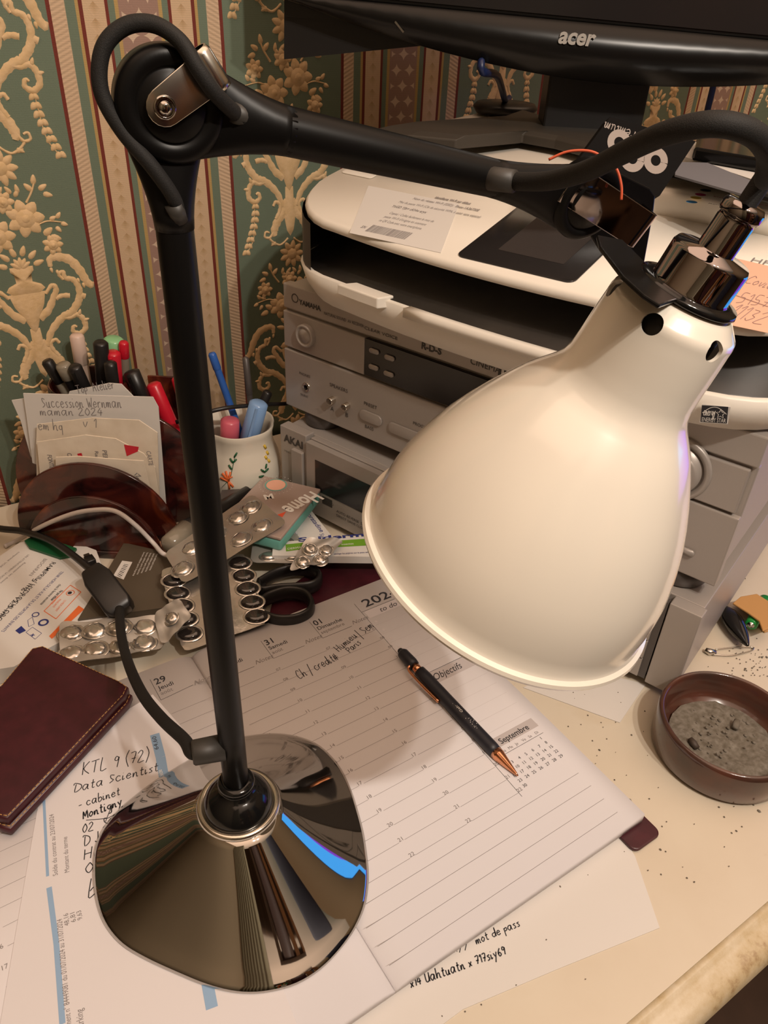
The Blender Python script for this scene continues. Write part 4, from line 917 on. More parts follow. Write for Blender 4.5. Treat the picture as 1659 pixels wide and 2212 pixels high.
for k, d_ in enumerate('Lu Ma Me Je Ve Sa Di'.split()): text(bm, d_, G(.2720 + k * .0064, .2390), .0032, None, 2)
d0 = 1
for wk in range(6):
    for k in range(7):
        dnum = wk * 7 + k - 5
        if 1 <= dnum <= 30: text(bm, str(dnum), G(.2725 + k * .0064, .2335 - wk * .0048), .0034, None, 1)
for k in range(4): line(bm, V((.131, .1985 - k * .0120, DZ)), V((.313, .1985 - k * .0120, DZ)), .00025, 2)
fh = G(.2045, .3830); fh = Fr((.1885, .3755, DZ), (1, .07, 0), (0, 1, 0)); hand(bm, 'Ch / credit#', fh, .0050, .038, 1, .0006)
hand(bm, 'Humieu', Fr((.2300, .3850, DZ), (1, .35, 0), (-.35, 1, 0)), .0045, .024, 1, .0006); hand(bm, 'Paris', Fr((.2370, .3795, DZ), (1, .35, 0), (-.35, 1, 0)), .0038, .015, 1, .0006); hand(bm, '/ Sem', Fr((.2540, .3900, DZ), (1, .35, 0), (-.35, 1, 0)), .0050, .018, 1, .0006)
obj('right_page_block', bm, ['paper', 'ink', 'ink_grey', 'ink_grey_band'], di, angle=50)
bm = B_(); page(bm, [X0 + .0002 - .198 * (k / 20) ** 1.6 for k in range(21)][::-1], .0033, lambda x: pz(2 * X0 - x), Y0, Y1)
for x, dn, dw in ((.0905, '29', 'Jeudi'), (.0455, '28', 'Mercredi'), (.0005, '27', 'Mardi'), (-.0445, '26', 'Lundi')):
    line(bm, V((x, .4340, DZ)), V((x, .4100, DZ)), .0003); line(bm, V((x, .4100, DZ)), V((x + .026, .4120, DZ)), .0003)
    text(bm, dn, G(x + .0020, .4265), .0090, None, 1, bold=.012); text(bm, dw, G(x + .0020, .4200), .0060, None, 1, bold=.004); text(bm, 'août', G(x + .0020, .4145), .0052, None, 2)
    text(bm, 'Notes', G(x + .027, .4110), .0062, None, 2, shear=.4)
    for k in range(16):
        y = .3950 - k * .0122; line(bm, V((x + .002, y - .0016, DZ)), V((min(x + .043, .1265), y - .0016 , DZ)), .00022, 2); text(bm, '%02d' % (7 + k), G(x - .003, y - .0014), .0040, None, 2)
obj('left_page_block', bm, ['paper', 'ink', 'ink_grey'], di, angle=50)
bm = B_(); P = [(.1275, .0), (.1265, .004), (.1285, .004)]
slab(bm, Fr((.3200, .1500, 0), (1, 0, 0), (0, 1, 0)), rrect(.026, .022, .005), .0006, .0034); obj('cover_corner', bm, 'burgundy', di, smooth=False, bevel=.001)

# bank statement with handwritten notes, on the left page of the diary
SZ = .0129
bm = B_(); P = ccw([T(x, y, SZ) for x, y in ((100, 1640), (330, 1500), (392, 1570), (470, 1700), (560, 2000), (660, 2260), (150, 2330), (-20, 2330), (40, 1980))])
sheet(bm, P, .0125, SZ)
def strip(bm, pts, z, wd, mi):
    q = [T(x, y, z) for x, y in pts]; 
    for a_, b_ in zip(q, q[1:]): line(bm, a_, b_, wd, mi, .0001)
strip(bm, [(94, 1712), (103, 1893)], SZ, .0017, 2); strip(bm, [(106, 1917), (122, 2040), (135, 2212)], SZ, .0030, 2)
strip(bm, [(334, 1586), (347, 1636), (356, 1690)], SZ, .0065, 2); strip(bm, [(437, 2065), (458, 2178)], SZ, .0062, 2)
ptext(bm, '64,60', (343, 1618), (337, 1590), SZ, .0042, mi=1); ptext(bm, 'Point au solde', (368, 1712), (349, 1662), SZ, .0045, mi=3)
ptext(bm, 'Solde du contrat au 23/07/2024', (125, 1890), (116, 1758), SZ, .0040, mi=4); ptext(bm, 'Montant du terme', (150, 1883), (145, 1807), SZ, .0040, mi=4)
ptext(bm, 'Paiement n° 84449081 du 01/07/2024 au 31/07/2024', (156, 2235), (134, 1984), SZ, .0042, mi=4)
for s_, a_, b_ in (('48,16', (150, 1998), (147, 1972)), ('6,81', (164, 1990), (161, 1970)), ('9,63', (178, 1985), (175, 1966))): ptext(bm, s_, a_, b_, SZ, .0038, mi=4)
ptext(bm, 'Parking', (182, 2222), (178, 2178), SZ, .005, mi=4)
phand(bm, 'KTL 9 (72)', (178, 1674), (326, 1640), SZ, .0062, wd=.0006); phand(bm, 'Data Scientist', (160, 1712), (345, 1664), SZ, .0040, wd=.0006)
phand(bm, '- cabinet', (170, 1746), (262, 1716), SZ, .0036, wd=.0006); phand(bm, 'Montigny', (180, 1770), (266, 1738), SZ, .0038, wd=.0008); phand(bm, '02  Sem', (178, 1800), (262, 1777), SZ, .0042, wd=.0006)
phand(bm, 'D Jef', (182, 1828), (240, 1808), SZ, .0044, wd=.0006); phand(bm, 'Ha', (182, 1858), (228, 1842), SZ, .0044, wd=.0006); phand(bm, '01', (184, 1888), (218, 1877), SZ, .0044, wd=.0006); phand(bm, 'B', (190, 1938), (214, 1932), SZ, .0060, wd=.0006)
strip(bm, [(186, 1772), (232, 1768), (262, 1752), (290, 1742)], SZ, .0005, 1); strip(bm, [(240, 1744), (228, 1775)], SZ, .0005, 1)
tag(obj('bank_statement', bm, ['paper', 'ink', 'bluestripe', 'ink_white', 'ink_grey'], smooth=False), 'bank statement page with blue stripe and handwritten notes, left of the lamp base', 'document')
bm = B_(); P = ccw([T(x, y, .004) for x, y in ((-60, 1720), (100, 1640), (70, 2000), (20, 2330), (-200, 2330))]); sheet(bm, P, .0002, .0007)
for k in range(3): 
    yy = 2030 + 62 * k; pline(bm, (-30, yy - 2), (24 + 6 * k, yy - 12), .0007, .0003, 1)
ptext(bm, '18', (1, 2136), (11, 2133), .0007, .0045, mi=1); ptext(bm, '19', (12, 2180), (24, 2176), .0007, .0045, mi=1)
tag(obj('paper_sheet', bm, ['paper', 'ink_light'], smooth=False), 'ruled paper sheet under the bank statement at the bottom left corner', 'paper')
bm = B_(); P = ccw([T(x, y, .0006) for x, y in ((800, 2080), (1320, 1760), (1372, 1850), (1425, 2004), (1200, 2095), (1000, 2180), (800, 2330), (560, 2330))]); sheet(bm, P, .0001, .0006)
phand(bm, 'mot de pass', (1030, 2040), (1126, 1999), .0006, .0026, wd=.0006); phand(bm, 'x14 Uahtuatn x 717siy69', (888, 2134), (1096, 2060), .0006, .0029, wd=.0007); phand(bm, '...//', (975, 2060), (1016, 2044), .0006, .002, wd=.0005)
tag(obj('paper_sheet', bm, ['paper_white', 'ink'], smooth=False), 'white sheet with a handwritten password, below the diary toward the desk edge', 'paper')
bm = B_(); P = ccw([T(x, y, .0006) for x, y in ((1130, 1485), (1240, 1440), (1395, 1478), (1339, 1561))]); sheet(bm, P, .0002, .0007); tag(obj('paper_sheet', bm, 'paper_white', smooth=False), 'small folded white paper sticking out under the lamp shade by the deck corner', 'paper')

# ================================================================== PEN
p0 = T(864, 1405, DZ + .006); p1 = T(1119, 1676, DZ + .0022); L_ = (p1 - p0).length; ax = (p1 - p0).normalized()
pen = thing('ballpoint_pen', 'black and rose gold ballpoint pen with stylus tip lying on the diary', 'pen', p0)
bm = B_(); rb = .0048; lathe(bm, p0, ax, [(rb * .98, L_ * .19), (rb * 1.06, L_ * .25), (rb * 1.06, L_ * .80), (rb * .98, L_ * .835)], 32, cap=True); lathe(bm, p0, ax, [(.0035, L_ * .015), (rb * .95, L_ * .03), (rb * 1.0, L_ * .115), (rb * .9, L_ * .14)], 32, cap=True)
vv = ax.cross(V((0, 0, 1))).normalized()
tfr = Fr(p0 + ax * L_ * .565 + V((0, 0, 1)) * rb * 1.05 + vv * -.0005, -ax, None, (V((0, 0, 1)) - vv * .0)); text(bm, 'Galerie Art Concept', tfr, .0030, L_ * .26, 1, .0002)
for k in range(14): c_ = p0 + ax * L_ * (.60 + .006 * k + random.uniform(0, .01)) + vv * random.uniform(-.002, .002) + V((0, 0, rb * 1.02)); ball(bm, c_, .0003, 1, seg=5)
obj('barrel', bm, ['pen_black', 'ink_white'], pen)
bm = B_(); lathe(bm, p0, ax, [(rb * .7, L_ * .13), (rb * .72, L_ * .20)], 24, cap=True); obj('metal_neck', bm, 'rose_gold', pen); bm = B_(); lathe(bm, p0, ax, [(rb * 1.0, L_ * .835), (rb * .95, L_ * .86), (rb * .35, L_ * .965), (rb * .22, L_ * .985), (rb * .1, L_)], 32, cap=True); obj('metal_tip', bm, 'rose_gold', pen, label='rose gold metal cone and neck')
bm = B_(); ball(bm, p0 + ax * .001, (.0026, .0026, .0026), seg=14); obj('stylus_tip', bm, 'black_plastic', pen)
cside = T(905, 1470, DZ) - p0; cs = -vv if (T(905, 1480, .01) - (p0 + ax * L_ * .2)).dot(-vv) > 0 else vv
bm = B_(); c0_ = p0 + ax * L_ * .13; tube(bm, smoothpath([c0_ + cs * .003 + V((0, 0, .001)), c0_ + cs * .0066 + ax * .003, c0_ + cs * .0070 + ax * .020, c0_ + cs * .0062 + ax * .040]), [.0011] * 12 + [.0013] * 7, 10); obj('clip', bm, 'rose_gold', pen, label='rose gold pocket clip')

# ================================================================== ASHTRAY
AC = V((.460, .148, 0)); AC = (T(1450, 1620, .03) + T(1740, 1610, .03)) / 2; AC.z = 0
ar = (T(1450, 1620, .03) - T(1740, 1610, .03)).length / 2 * .93; AC = T(1450, 1610, .03) + (T(1590, 1500, .03) * 0); AC = V((.4265, .1640, 0)) ; ar = .050
ash = thing('ashtray', 'round brown glazed ashtray holding grey ash at the right edge', 'ashtray', AC)
bm = B_(); lathe(bm, AC, (0, 0, 1), [(0, .0003), (ar * .93, .0003), (ar * .985, .004), (ar, .016), (ar, .028), (ar * .985, .0310), (ar * .95, .0325), (ar * .915, .0305), (ar * .90, .016), (ar * .87, .008), (0, .0065)], 96); obj('dish', bm, 'ashtray_glaze', ash, angle=70)
bm = B_(); pts = []
for k in range(9):
    r_ = k / 8 * ar * .76; pts.append((r_, .0100 + .0010 * math.cos(k)))
lathe(bm, AC, (0, 0, 1), pts[::-1], 40); 
for v_ in bm.verts: v_.co.z += noise.noise(v_.co * 150) * .0022
obj('ash_layer', bm, 'ash', ash)['kind'] = 'stuff'
bm = B_()
for k in range(70):
    r_ = ar * .60 * math.sqrt(random.random()); a_ = random.uniform(0, 2 * pi); s_ = random.uniform(.0004, .0013)
    ball(bm, AC + V((r_ * math.cos(a_), r_ * math.sin(a_), .0105)), (s_, s_ * 1.4, s_ * .8), seg=6)
obj('ash_flakes', bm, 'ash', ash)['kind'] = 'stuff'
for k, (x, y, d_, lb) in enumerate(((1590, 1565, .5, 'farther from the camera'), (1498, 1606, 1.4, 'against the left inner wall'))):
    p = T(x, y, .013); dv = V((math.cos(d_), math.sin(d_), .15)); bm = B_(); tube(bm, [p - dv * .004, p, p + dv * .004], [.0022, .0027, .0020], 10)
    bt = tag(obj('cigarette_butt', bm, 'ash' if k == 0 else 'sleeve_inside'), 'crushed burnt stub in the ashtray, ' + lb, 'cigarette butt', 'burnt stubs in the ashtray')
# ================================================================== RIGHT-HAND BITS
bm = B_(); c_ = T(1590, 1352, .010); fr = Fr(c_, T(1612, 1392, .01) - T(1568, 1318, .01), None, (0, 0, 1)); L_ = .024
prof = [(math.sin(pi * (k + .5) / 14) ** .7 * .0085 * (1.15 - .4 * k / 13), -L_ + 2 * L_ * k / 13) for k in range(14)]
lathe(bm, c_, fr.u, [(0, -L_ - .001)] + prof + [(0, L_ + .001)], 28); tag(obj('plastic_clip', bm, 'black_gloss'), 'black glossy oval plastic clip between the deck and the battery', 'clip')
bm = B_(); q = [T(x, y, .018) for x, y in ((1583, 1302), (1600, 1288), (1635, 1282), (1664, 1300), (1680, 1350), (1648, 1362), (1640, 1340), (1615, 1322))]
sheet(bm, ccw(q), .0160, .0180); q2 = [T(x, y, .006) for x, y in ((1600, 1292), (1664, 1300), (1680, 1350), (1655, 1358))]; sheet(bm, ccw(q2), .0003, .002)
loft(bm, [[V((*T(1583 + 1.2 * k, 1302 + .7 * k, .017).xy, .017)), V((*T(1590 + k, 1300 + .7 * k, .010).xy, .009)), V((*T(1600 + .8 * k, 1298 + k, .002).xy, .002))] for k in (0, 20, 45, 60)], closed=False, cap0=False, cap1=False)
tag(obj('leather_pouch', bm, 'tan_leather', bevel=.0008, smooth=False), 'tan leather pouch lying open at the right edge of the desk', 'pouch')
bt = thing('battery', 'green cylindrical battery poking out of the tan leather pouch', 'battery', T(1622, 1348, 0))
c_ = T(1622, 1350, .009); d_ = (T(1650, 1300, .009) - c_).normalized(); bm = B_(); lathe(bm, c_, d_, [(0, 0), (.0045, 0), (.0052, .0006), (.0052, .044), (0, .044)], 28); obj('battery_body', bm, 'green_plastic', bt)
bm = B_(); lathe(bm, c_, -d_, [(.0030, -.0001), (.0030, .0004), (.0012, .0005), (.0012, .0014), (0, .0014)], 24); obj('terminal', bm, 'steel', bt, label='silver metal terminal')
sp = thing('safety_pin', 'silver safety pin on the desk between the deck and ashtray', 'safety pin', T(1570, 1410, 0))
bm = B_(); tube(bm, smoothpath([T(x, y, .002) for x, y in ((1540, 1414), (1580, 1416), (1615, 1408), (1627, 1403), (1622, 1398), (1580, 1399), (1545, 1403))], 5), .00055, 6); obj('wire', bm, 'steel', sp)
bm = B_(); tube(bm, [T(1524, 1404, .003), T(1532, 1408, .003), T(1546, 1409, .003)], [.0022, .0030, .0020], 10); obj('clasp', bm, 'steel', sp)

# ================================================================== WALLET
wz = .0290
WZ = .0128
wq = [(14, 1772), (-8, 1768), (-160, 1640), (-120, 1520), (0, 1480), (70, 1397), (92, 1392), (262, 1470), (280, 1482), (272, 1500)]
wa = thing('wallet', 'burgundy leather wallet with tan stitching left of the lamp', 'wallet', T(110, 1580, .0128))
P = ccw([T(x, y, wz) for x, y in wq]); cc = sum(P, V((0, 0, 0))) / len(P)
def insl(P, k, z): return [V((cc.x + (p.x - cc.x) * k, cc.y + (p.y - cc.y) * k, z + WZ)) for p in P]
_sh = (T(294, 1502, .008) - T(281, 1484, .008)) * .15; _sh.z = 0
bm = B_(); loft(bm, [[p + _sh for p in insl(P, k_, z_)] for k_, z_ in ((.99, .0022), (1.0, .0035), (1.0, .0075), (.99, .0085))]); obj('lower_leaf', bm, 'burgundy', wa)
bm = B_(); loft(bm, [insl(P, .975, .0086), insl(P, .985, .0095), insl(P, .985, .0145), insl(P, .975, .0158), insl(P, .94, .0162)]); ul_ = obj('upper_leaf', bm, 'burgundy', wa)
bm = B_(); ed = [insl(P, .965, .0163)[i] for i in range(len(P))]
def stitches(bm, a_, b_, st_=.0032):
    n_ = int((b_ - a_).length / st_)
    for k in range(n_): tube(bm, [a_ + (b_ - a_) * ((k + .15) / n_), a_ + (b_ - a_) * ((k + .85) / n_)], .00028, 5)
for i in range(len(ed)): stitches(bm, ed[i], ed[(i + 1) % len(ed)])
lo = [p + _sh for p in insl(P, .975, .0087)]
for i in range(len(lo)): stitches(bm, lo[i], lo[(i + 1) % len(lo)])
obj('stitching', bm, 'stitch', ul_, label='tan thread stitching')

# ================================================================== LEFT CLUTTER
# medicine box
mz = .016
bm = B_(); P = [T(x, y, mz) for x, y in ((-130, 1290), (42, 1172), (100, 1160), (205, 1250), (250, 1330), (120, 1392), (30, 1440), (-160, 1470))]
sheet(bm, ccw(P), .0005, mz)
def mt(s_, a_, b_, sz, mi=1, bold=0): ptext(bm, s_, a_, b_, mz, sz, mi=mi, bold=bold)
mt('RAMIPRIL / HYDROCHLOROTHIAZIDE', (112, 1214), (-60, 1392), .0064, 1, .004); mt('BIOGARAN', (95, 1207), (62, 1243), .0050, 2); mt('5 mg / 12,5 mg', (72, 1250), (-6, 1334), .0064, 1, .004)
mt('TENIR HORS DE LA VUE ET DE LA PORTEE DES ENFANTS', (132, 1234), (2, 1364), .0042, 4); mt('LIRE ATTENTIVEMENT LA NOTICE AVANT UTILISATION', (60, 1198), (-60, 1296), .0032, 2); mt('comprimé  VOIE ORALE ET VOIE', (40, 1192), (-50, 1262), .0032, 2)
mt('Respecter les doses prescrites', (52, 1215), (-30, 1285), .003, 2)
mt('Ne pas utiliser', (131, 1275), (108, 1297), .0042, 1, .02); mt('chez la femme enceinte', (128, 1262), (86, 1306), .0038, 1, .01)
def prect(pts, wd, mi):
    for a_, b_ in zip(pts, pts[1:] + pts[:1]): pline(bm, a_, b_, mz, wd, mi)
prect([(152, 1264), (175, 1279), (121, 1337), (95, 1320)], .0007, 3); mt('CE MEDICAMENT', (139, 1296), (118, 1320), .003, 3); mt('PENDANT', (128, 1294), (112, 1312), .003, 3); mt('GROSSESSE', (124, 1286), (108, 1305), .003, 3)
face(bm, [T(x, y, mz + .0003) for x, y in ((170, 1308), (182, 1316), (112, 1380), (106, 1374))], 3); mt('SURVEILLANCE', (172, 1318), (120, 1374), .004, 5)
fr, L = pxfr((152, 1290), (140, 1300), mz); 
def pdisc(px, py, r, mi, hole=0):
    f_ = Fr(T(px, py, mz), (1, 0, 0), (0, 1, 0)); pts = [((r + hole) / 2 * math.cos(2 * pi * k / 20), (r + hole) / 2 * math.sin(2 * pi * k / 20)) for k in range(21)]; stroke(bm, pts, f_, r - hole, mi, .0003)
pdisc(152, 1281, .0036, 3, .0030); pdisc(151, 1281, .0018, 1); face(bm, [T(x, y, mz + .0003) for x, y in ((33, 1362), (46, 1352), (56, 1362), (42, 1369))], 4); pdisc(94, 1345, .0042, 4, .0026); pdisc(77, 1328, .0030, 4, .0022)
prect([(60, 1340), (70, 1333), (74, 1348), (62, 1354)], .0004, 4); prect([(56, 1366), (70, 1355), (90, 1368), (76, 1381)], .0004, 4); mt('+', (77, 1368), (68, 1368), .006, 4, .03)
tag(obj('medicine_box', bm, ['paper_white', 'ink', 'ink_grey', 'orange', 'ink_blue', 'ink_white'], smooth=False, bevel=.0006), 'flat white medicine box with orange warning panels lying by the wallet', 'medicine box')
bm = B_(); P = [T(x, y, .020) for x, y in ((52, 1166), (76, 1152), (165, 1182), (150, 1198), (128, 1202), (62, 1180))]; sheet(bm, ccw(P), .0165, .0190); tag(obj('green_leaflet', bm, 'dark_green', smooth=False), 'dark green leaflet end on the medicine box under the cable', 'leaflet')
bm = B_(); P = [T(x, y, .012) for x, y in ((150, 1190), (165, 1172), (208, 1188), (222, 1226), (205, 1240))]; sheet(bm, ccw(P), .0003, .012); tag(obj('medicine_box', bm, 'paper_white', smooth=False, bevel=.0005), 'small blank white box between the letter holder and the cable switch', 'medicine box')
usb = thing('usb_plug', 'small black charging plug beside the cable switch', 'plug', T(200, 1210, .016)); fr = Fr(T(193, 1208, .021), T(203, 1222, .021) - T(186, 1198, .021), None, (0, 0, 1))
bm = B_(); box(bm, fr, -.003, .007, -.004, .004, -.003, .003); obj('plug_body', bm, 'black_plastic', usb, bevel=.001); bm = B_(); box(bm, fr, -.008, -.003, -.0025, .0025, -.0012, .0012); obj('plug_tip', bm, 'steel', usb, smooth=False)
# brown booklet
bz = .018
bk = thing('booklet', 'dark brown cased booklet with a barcode behind the cable switch', 'booklet', T(300, 1260, 0))
bc = [(168, 1338), (268, 1172), (392, 1200), (372, 1310)]
P = ccw([T(x, y, bz) for x, y in bc]); bm = B_(); sheet(bm, P, .0110, bz)
f_ = [T(x, y, bz + .0002) for x, y in ((245, 1243), (264, 1211), (286, 1214), (267, 1252))]; face(bm, f_, 1)
for k in range(9):
    s = k / 9.5; a_ = T(250 + 17 * s + 2, 1240 - 27 * s + 2, bz); b_ = T(262 + 18 * s, 1247 - 32 * s + 1, bz); line(bm, a_ + (b_ - a_) * .15, b_, .0007 if k % 2 else .0004, 2, .0004)
for k in range(5): ptext(bm, 'lorem edition paris imprime', (338 - 7 * k, 1197 - 1 * k), (322 - 9 * k, 1232 + 3 * k), bz, .0026, mi=1)
obj('cover', bm, ['booklet_brown', 'paper_white', 'ink'], bk, smooth=False, bevel=.0006)
bm = B_(); cc = sum(P, V((0, 0, 0))) / 4; sheet(bm, [V((cc.x + (p.x - cc.x) * .985, cc.y + (p.y - cc.y) * .985, 0)) for p in P], .0052, .0110); obj('pages', bm, 'paper_cream', bk, smooth=False)
bm = B_(); sheet(bm, P, .0040, .0052); obj('back_cover', bm, 'booklet_brown', bk, smooth=False)

# blister packs
def blister(nm, lab, corners, z, cells, r, mat, cmat, rot=None, group='blister packs', warp=.0, rise=.003, asp=1.0, popped=(), zf=None):
    tl, tr, br, bl = [T(x, y, (zf[i] if zf else z)) for i, (x, y) in enumerate(corners)]
    root = thing(nm, lab, 'blister pack', (tl + br) / 2, group); nx, ny = 26, 12; bm = B_(); g = []
    def S(u, v): return (tl * (1 - u) + tr * u) * (1 - v) + (bl * (1 - u) + br * u) * v
    nrm = (tr - tl).cross(bl - tl).normalized(); nrm = nrm if nrm.z > 0 else -nrm
    seed = random.uniform(0, 50)
    def P_(u, v):
        p = S(u, v); w_ = noise.noise(V((u * 3.1 + seed, v * 2.3, 0))) * warp; return p + nrm * w_
    cw, chh = (tr - tl).length, (bl - tl).length; rad = .006
    for side in (0, 1):
        rows_ = []
        for i in range(nx + 1):
            rw = []
            for j in range(ny + 1):
                u, v = i / nx, j / ny
                # rounded corners
                du = max(0, abs(u - .5) * cw - (cw / 2 - rad)); dv = max(0, abs(v - .5) * chh - (chh / 2 - rad)); l = math.hypot(du, dv)
                if l > rad and du > 0 and dv > 0: k = rad / l; u = .5 + math.copysign((cw / 2 - rad + du * k) / cw, u - .5); v = .5 + math.copysign((chh / 2 - rad + dv * k) / chh, v - .5)
                rw.append(bm.verts.new(P_(u, v) - nrm * (.0005 * side)))
            rows_.append(rw)
        g.append(rows_)
    for i in range(nx):
        for j in range(ny):
            a_, b_ = g[0], g[1]; bm.faces.new((a_[i][j], a_[i + 1][j], a_[i + 1][j + 1], a_[i][j + 1])); bm.faces.new((b_[i][j + 1], b_[i + 1][j + 1], b_[i + 1][j], b_[i][j]))
    for i in range(nx):
        bm.faces.new((g[0][i + 1][0], g[0][i][0], g[1][i][0], g[1][i + 1][0])); bm.faces.new((g[0][i][ny], g[0][i + 1][ny], g[1][i + 1][ny], g[1][i][ny]))
    for j in range(ny):
        bm.faces.new((g[0][0][j], g[0][0][j + 1], g[1][0][j + 1], g[1][0][j])); bm.faces.new((g[0][nx][j + 1], g[0][nx][j], g[1][nx][j], g[1][nx][j + 1]))
    bmesh.ops.recalc_face_normals(bm, faces=bm.faces)
    obj('foil_sheet', bm, mat, root, angle=60)
    for k, (u, v) in enumerate(cells):
        p = P_(u, v); f_ = Fr(p, tr - tl, None, nrm)
        if rot: f_ = Fr(p, f_.u * math.cos(rot) + f_.v * math.sin(rot), None, nrm)
        b_ = B_(); pop = k in popped
        lathe_pts = [(1.18, 0), (1.12, .25), (1.0, .6), (.85, .85), (.6, .97), (0, 1.0)]
        rings = []
        for rr2, hh in lathe_pts[:-1]:
            rings.append([f_(rr2 * r * asp * math.cos(2 * pi * q_ / 20), rr2 * r * math.sin(2 * pi * q_ / 20), rise * hh * (1 + (noise.noise(V((q_ * .7 + k, hh * 3, seed))) * .5 if pop else 0))) for q_ in range(20)])
        loft(b_, rings, cap0=False)
        loft(b_, [[f_(q1 * r * asp * math.cos(2 * pi * q_ / 20), q1 * r * math.sin(2 * pi * q_ / 20), rise * q2) for q_ in range(20)] for q1, q2 in ((1.42, .02), (1.34, .16), (1.20, .12), (1.14, .02))], 1, cap0=False, cap1=False)
        if pop:
            for v_ in b_.verts: v_.co += nrm * noise.noise(v_.co * 420) * .0012
        obj('blister_cell', b_, [cmat, 'foil'], root, angle=30 if pop else 80)
    return root
bl2 = [(u, v) for u in (.10, .30, .50, .70, .90) for v in (.27, .73)]
BW = blister('blister_pack', 'silver blister pack of empty square-creased pockets beneath the lamp cable, nearest the wallet', [(128, 1342), (360, 1330), (352, 1400), (130, 1440)], .022, [(u, v) for u in (.10, .33, .56, .80) for v in (.28, .74)], .0066, 'foil_matt', 'foil', warp=.004, popped=range(8), asp=1.2, zf=[.024, .026, .020, .020])
BX_ = blister('blister_pack', 'torn end of silver blister pack folded over the capsule strip', [(330, 1325), (385, 1290), (412, 1330), (352, 1398)], .03, [(.5, .5)], .0050, 'foil_matt', 'foil', warp=.004, popped=(0,), zf=[.028, .040, .036, .024])
BCp = blister('blister_pack', 'silver blister pack of black capsules lying behind the lamp pole', [(345, 1230), (530, 1195), (578, 1345), (395, 1408)], .028, [(.12 + .0 * k, .17 + .165 * k) for k in range(5)] + [(.90, .12 + .19 * k) for k in range(5)], .0060, 'foil', 'capsule', warp=.0015, asp=1.35, zf=[.032, .034, .018, .016], rot=-.2)
b_ = B_()
for k in range(10):
    p = T(548 + 2 * k, 1250 + 10 * k, .030 - .0012 * k); ball(b_, p, (.0008, .0008, .0006), seg=6)
obj('embossing', b_, 'foil', BCp)
BL2 = blister('blister_pack', 'long silver blister pack leaning against the tissue packet behind the pole', [(355, 1195), (545, 1065), (622, 1130), (395, 1262)], .036, [(.06, .66), (.22, .28), (.48, .35), (.72, .30), (.88, .25), (.60, .78), (.82, .75)], .0066, 'foil', 'foil', warp=.002, asp=1.2, zf=[.036, .052, .050, .036], popped=range(7))
BM = blister('blister_pack', 'silver blister pack of oval pockets half hidden under the tube', [(548, 1155), (640, 1150), (680, 1215), (540, 1215)], .022, [(.3, .3), (.3, .8), (.7, .8), (.65, .3)], .0050, 'foil_matt', 'foil', warp=.001, asp=1.3, zf=[.024] * 4)
BT = blister('blister_pack', 'crumpled clear blister piece lying on the white cream tube', [(660, 1160), (745, 1165), (700, 1215), (622, 1235)], .034, [(.3, .4), (.3, .8), (.75, .45), (.8, .8)], .0050, 'foil_matt', 'foil', warp=.005, zf=[.038, .036, .030, .028], popped=range(4))
# scissors
scs = thing('scissors', 'black handled scissors lying beneath the capsule blister pack', 'scissors', T(600, 1300, 0))
def loopring(px, z, rw, rh, mi='black_plastic'):
    pts = [T(x, y, z) for x, y in px]; pts = smoothpath(pts + [pts[0]], 6); b_ = B_()
    secs = []
    for i, p in enumerate(pts[:-1]):
        t_ = (pts[(i + 1) % (len(pts) - 1)] - pts[i - 1 if i else -2]).normalized(); s_ = t_.cross(V((0, 0, 1)))
        secs.append([p + s_ * rw * math.cos(a_) + V((0, 0, rh * math.sin(a_))) for a_ in [2 * pi * k / 12 for k in range(12)]])
    secs.append(secs[0]); loft(b_, secs, cap0=False, cap1=False); return b_
obj('handle', loopring([(560, 1308), (580, 1292), (620, 1280), (655, 1285), (672, 1303), (668, 1325), (640, 1340), (600, 1342), (570, 1330)], .014, .0030, .0075), 'black_plastic', scs)
obj('handle', loopring([(560, 1262), (600, 1240), (650, 1230), (685, 1240), (688, 1258), (665, 1270), (600, 1275), (565, 1280)], .014, .0030, .0075), 'black_plastic', scs)
bm = B_(); tube(bm, [T(575, 1300, .010), T(520, 1290, .010), T(470, 1300, .010)], [.006, .005, .003], 12); tube(bm, [T(575, 1272, .012), T(520, 1285, .012), T(460, 1290, .012)], [.006, .005, .003], 12); obj('shank', bm, 'black_plastic', scs)
bm = B_(); P = [T(x, y, .010) for x, y in ((480, 1292), (300, 1350), (296, 1342), (470, 1282))]; sheet(bm, ccw(P), .008, .010); obj('blade', bm, 'steel', scs, smooth=False)
# maroon case behind the diary
bm = B_(); P = [T(x, y, .004) for x, y in ((590, 1290), (690, 1222), (800, 1198), (1000, 1230), (1000, 1330), (560, 1420))]; sheet(bm, ccw(P), .0003, .0040); tag(obj('desk_folder', bm, 'burgundy', smooth=False, bevel=.001), 'burgundy leather folder flat on the desk behind the diary and scissors', 'folder')
# tissue packet
ti = thing('tissue_packet', 'taupe and teal pocket tissue packet printed Home, in front of the cassette deck', 'tissue packet', T(610, 1110, 0))
tz0, tz1 = .024, .044
c = [T(x, y, tz1) for x, y in ((535, 1092), (608, 1020), (692, 1056), (606, 1162))]
tfm = Fr(c[3], c[2] - c[3], None, (0, 0, 1)); TLn = (c[2] - c[3]).length; TWd = (c[0] - c[3]).length
bm = B_(); box(bm, tfm, 0, TLn, 0, TWd, tz0 - tz1 + .004, -.003, 0); obj('tissues', bm, 'tissue_teal', ti, bevel=.003, label='teal printed side of the packet')
bm = B_(); box(bm, tfm, -.0004, TLn + .0004, -.0004, TWd + .0004, -.0034, 0, 0)
def tt(s_, u, v, sz, wd, a_=0, mi=1, **kw):
    f_ = Fr(tfm(u * TLn, v * TWd, 0), tfm.u * math.cos(a_) + tfm.v * math.sin(a_), None, tfm.n); text(bm, s_, f_, sz, wd, mi, .0002, **kw)
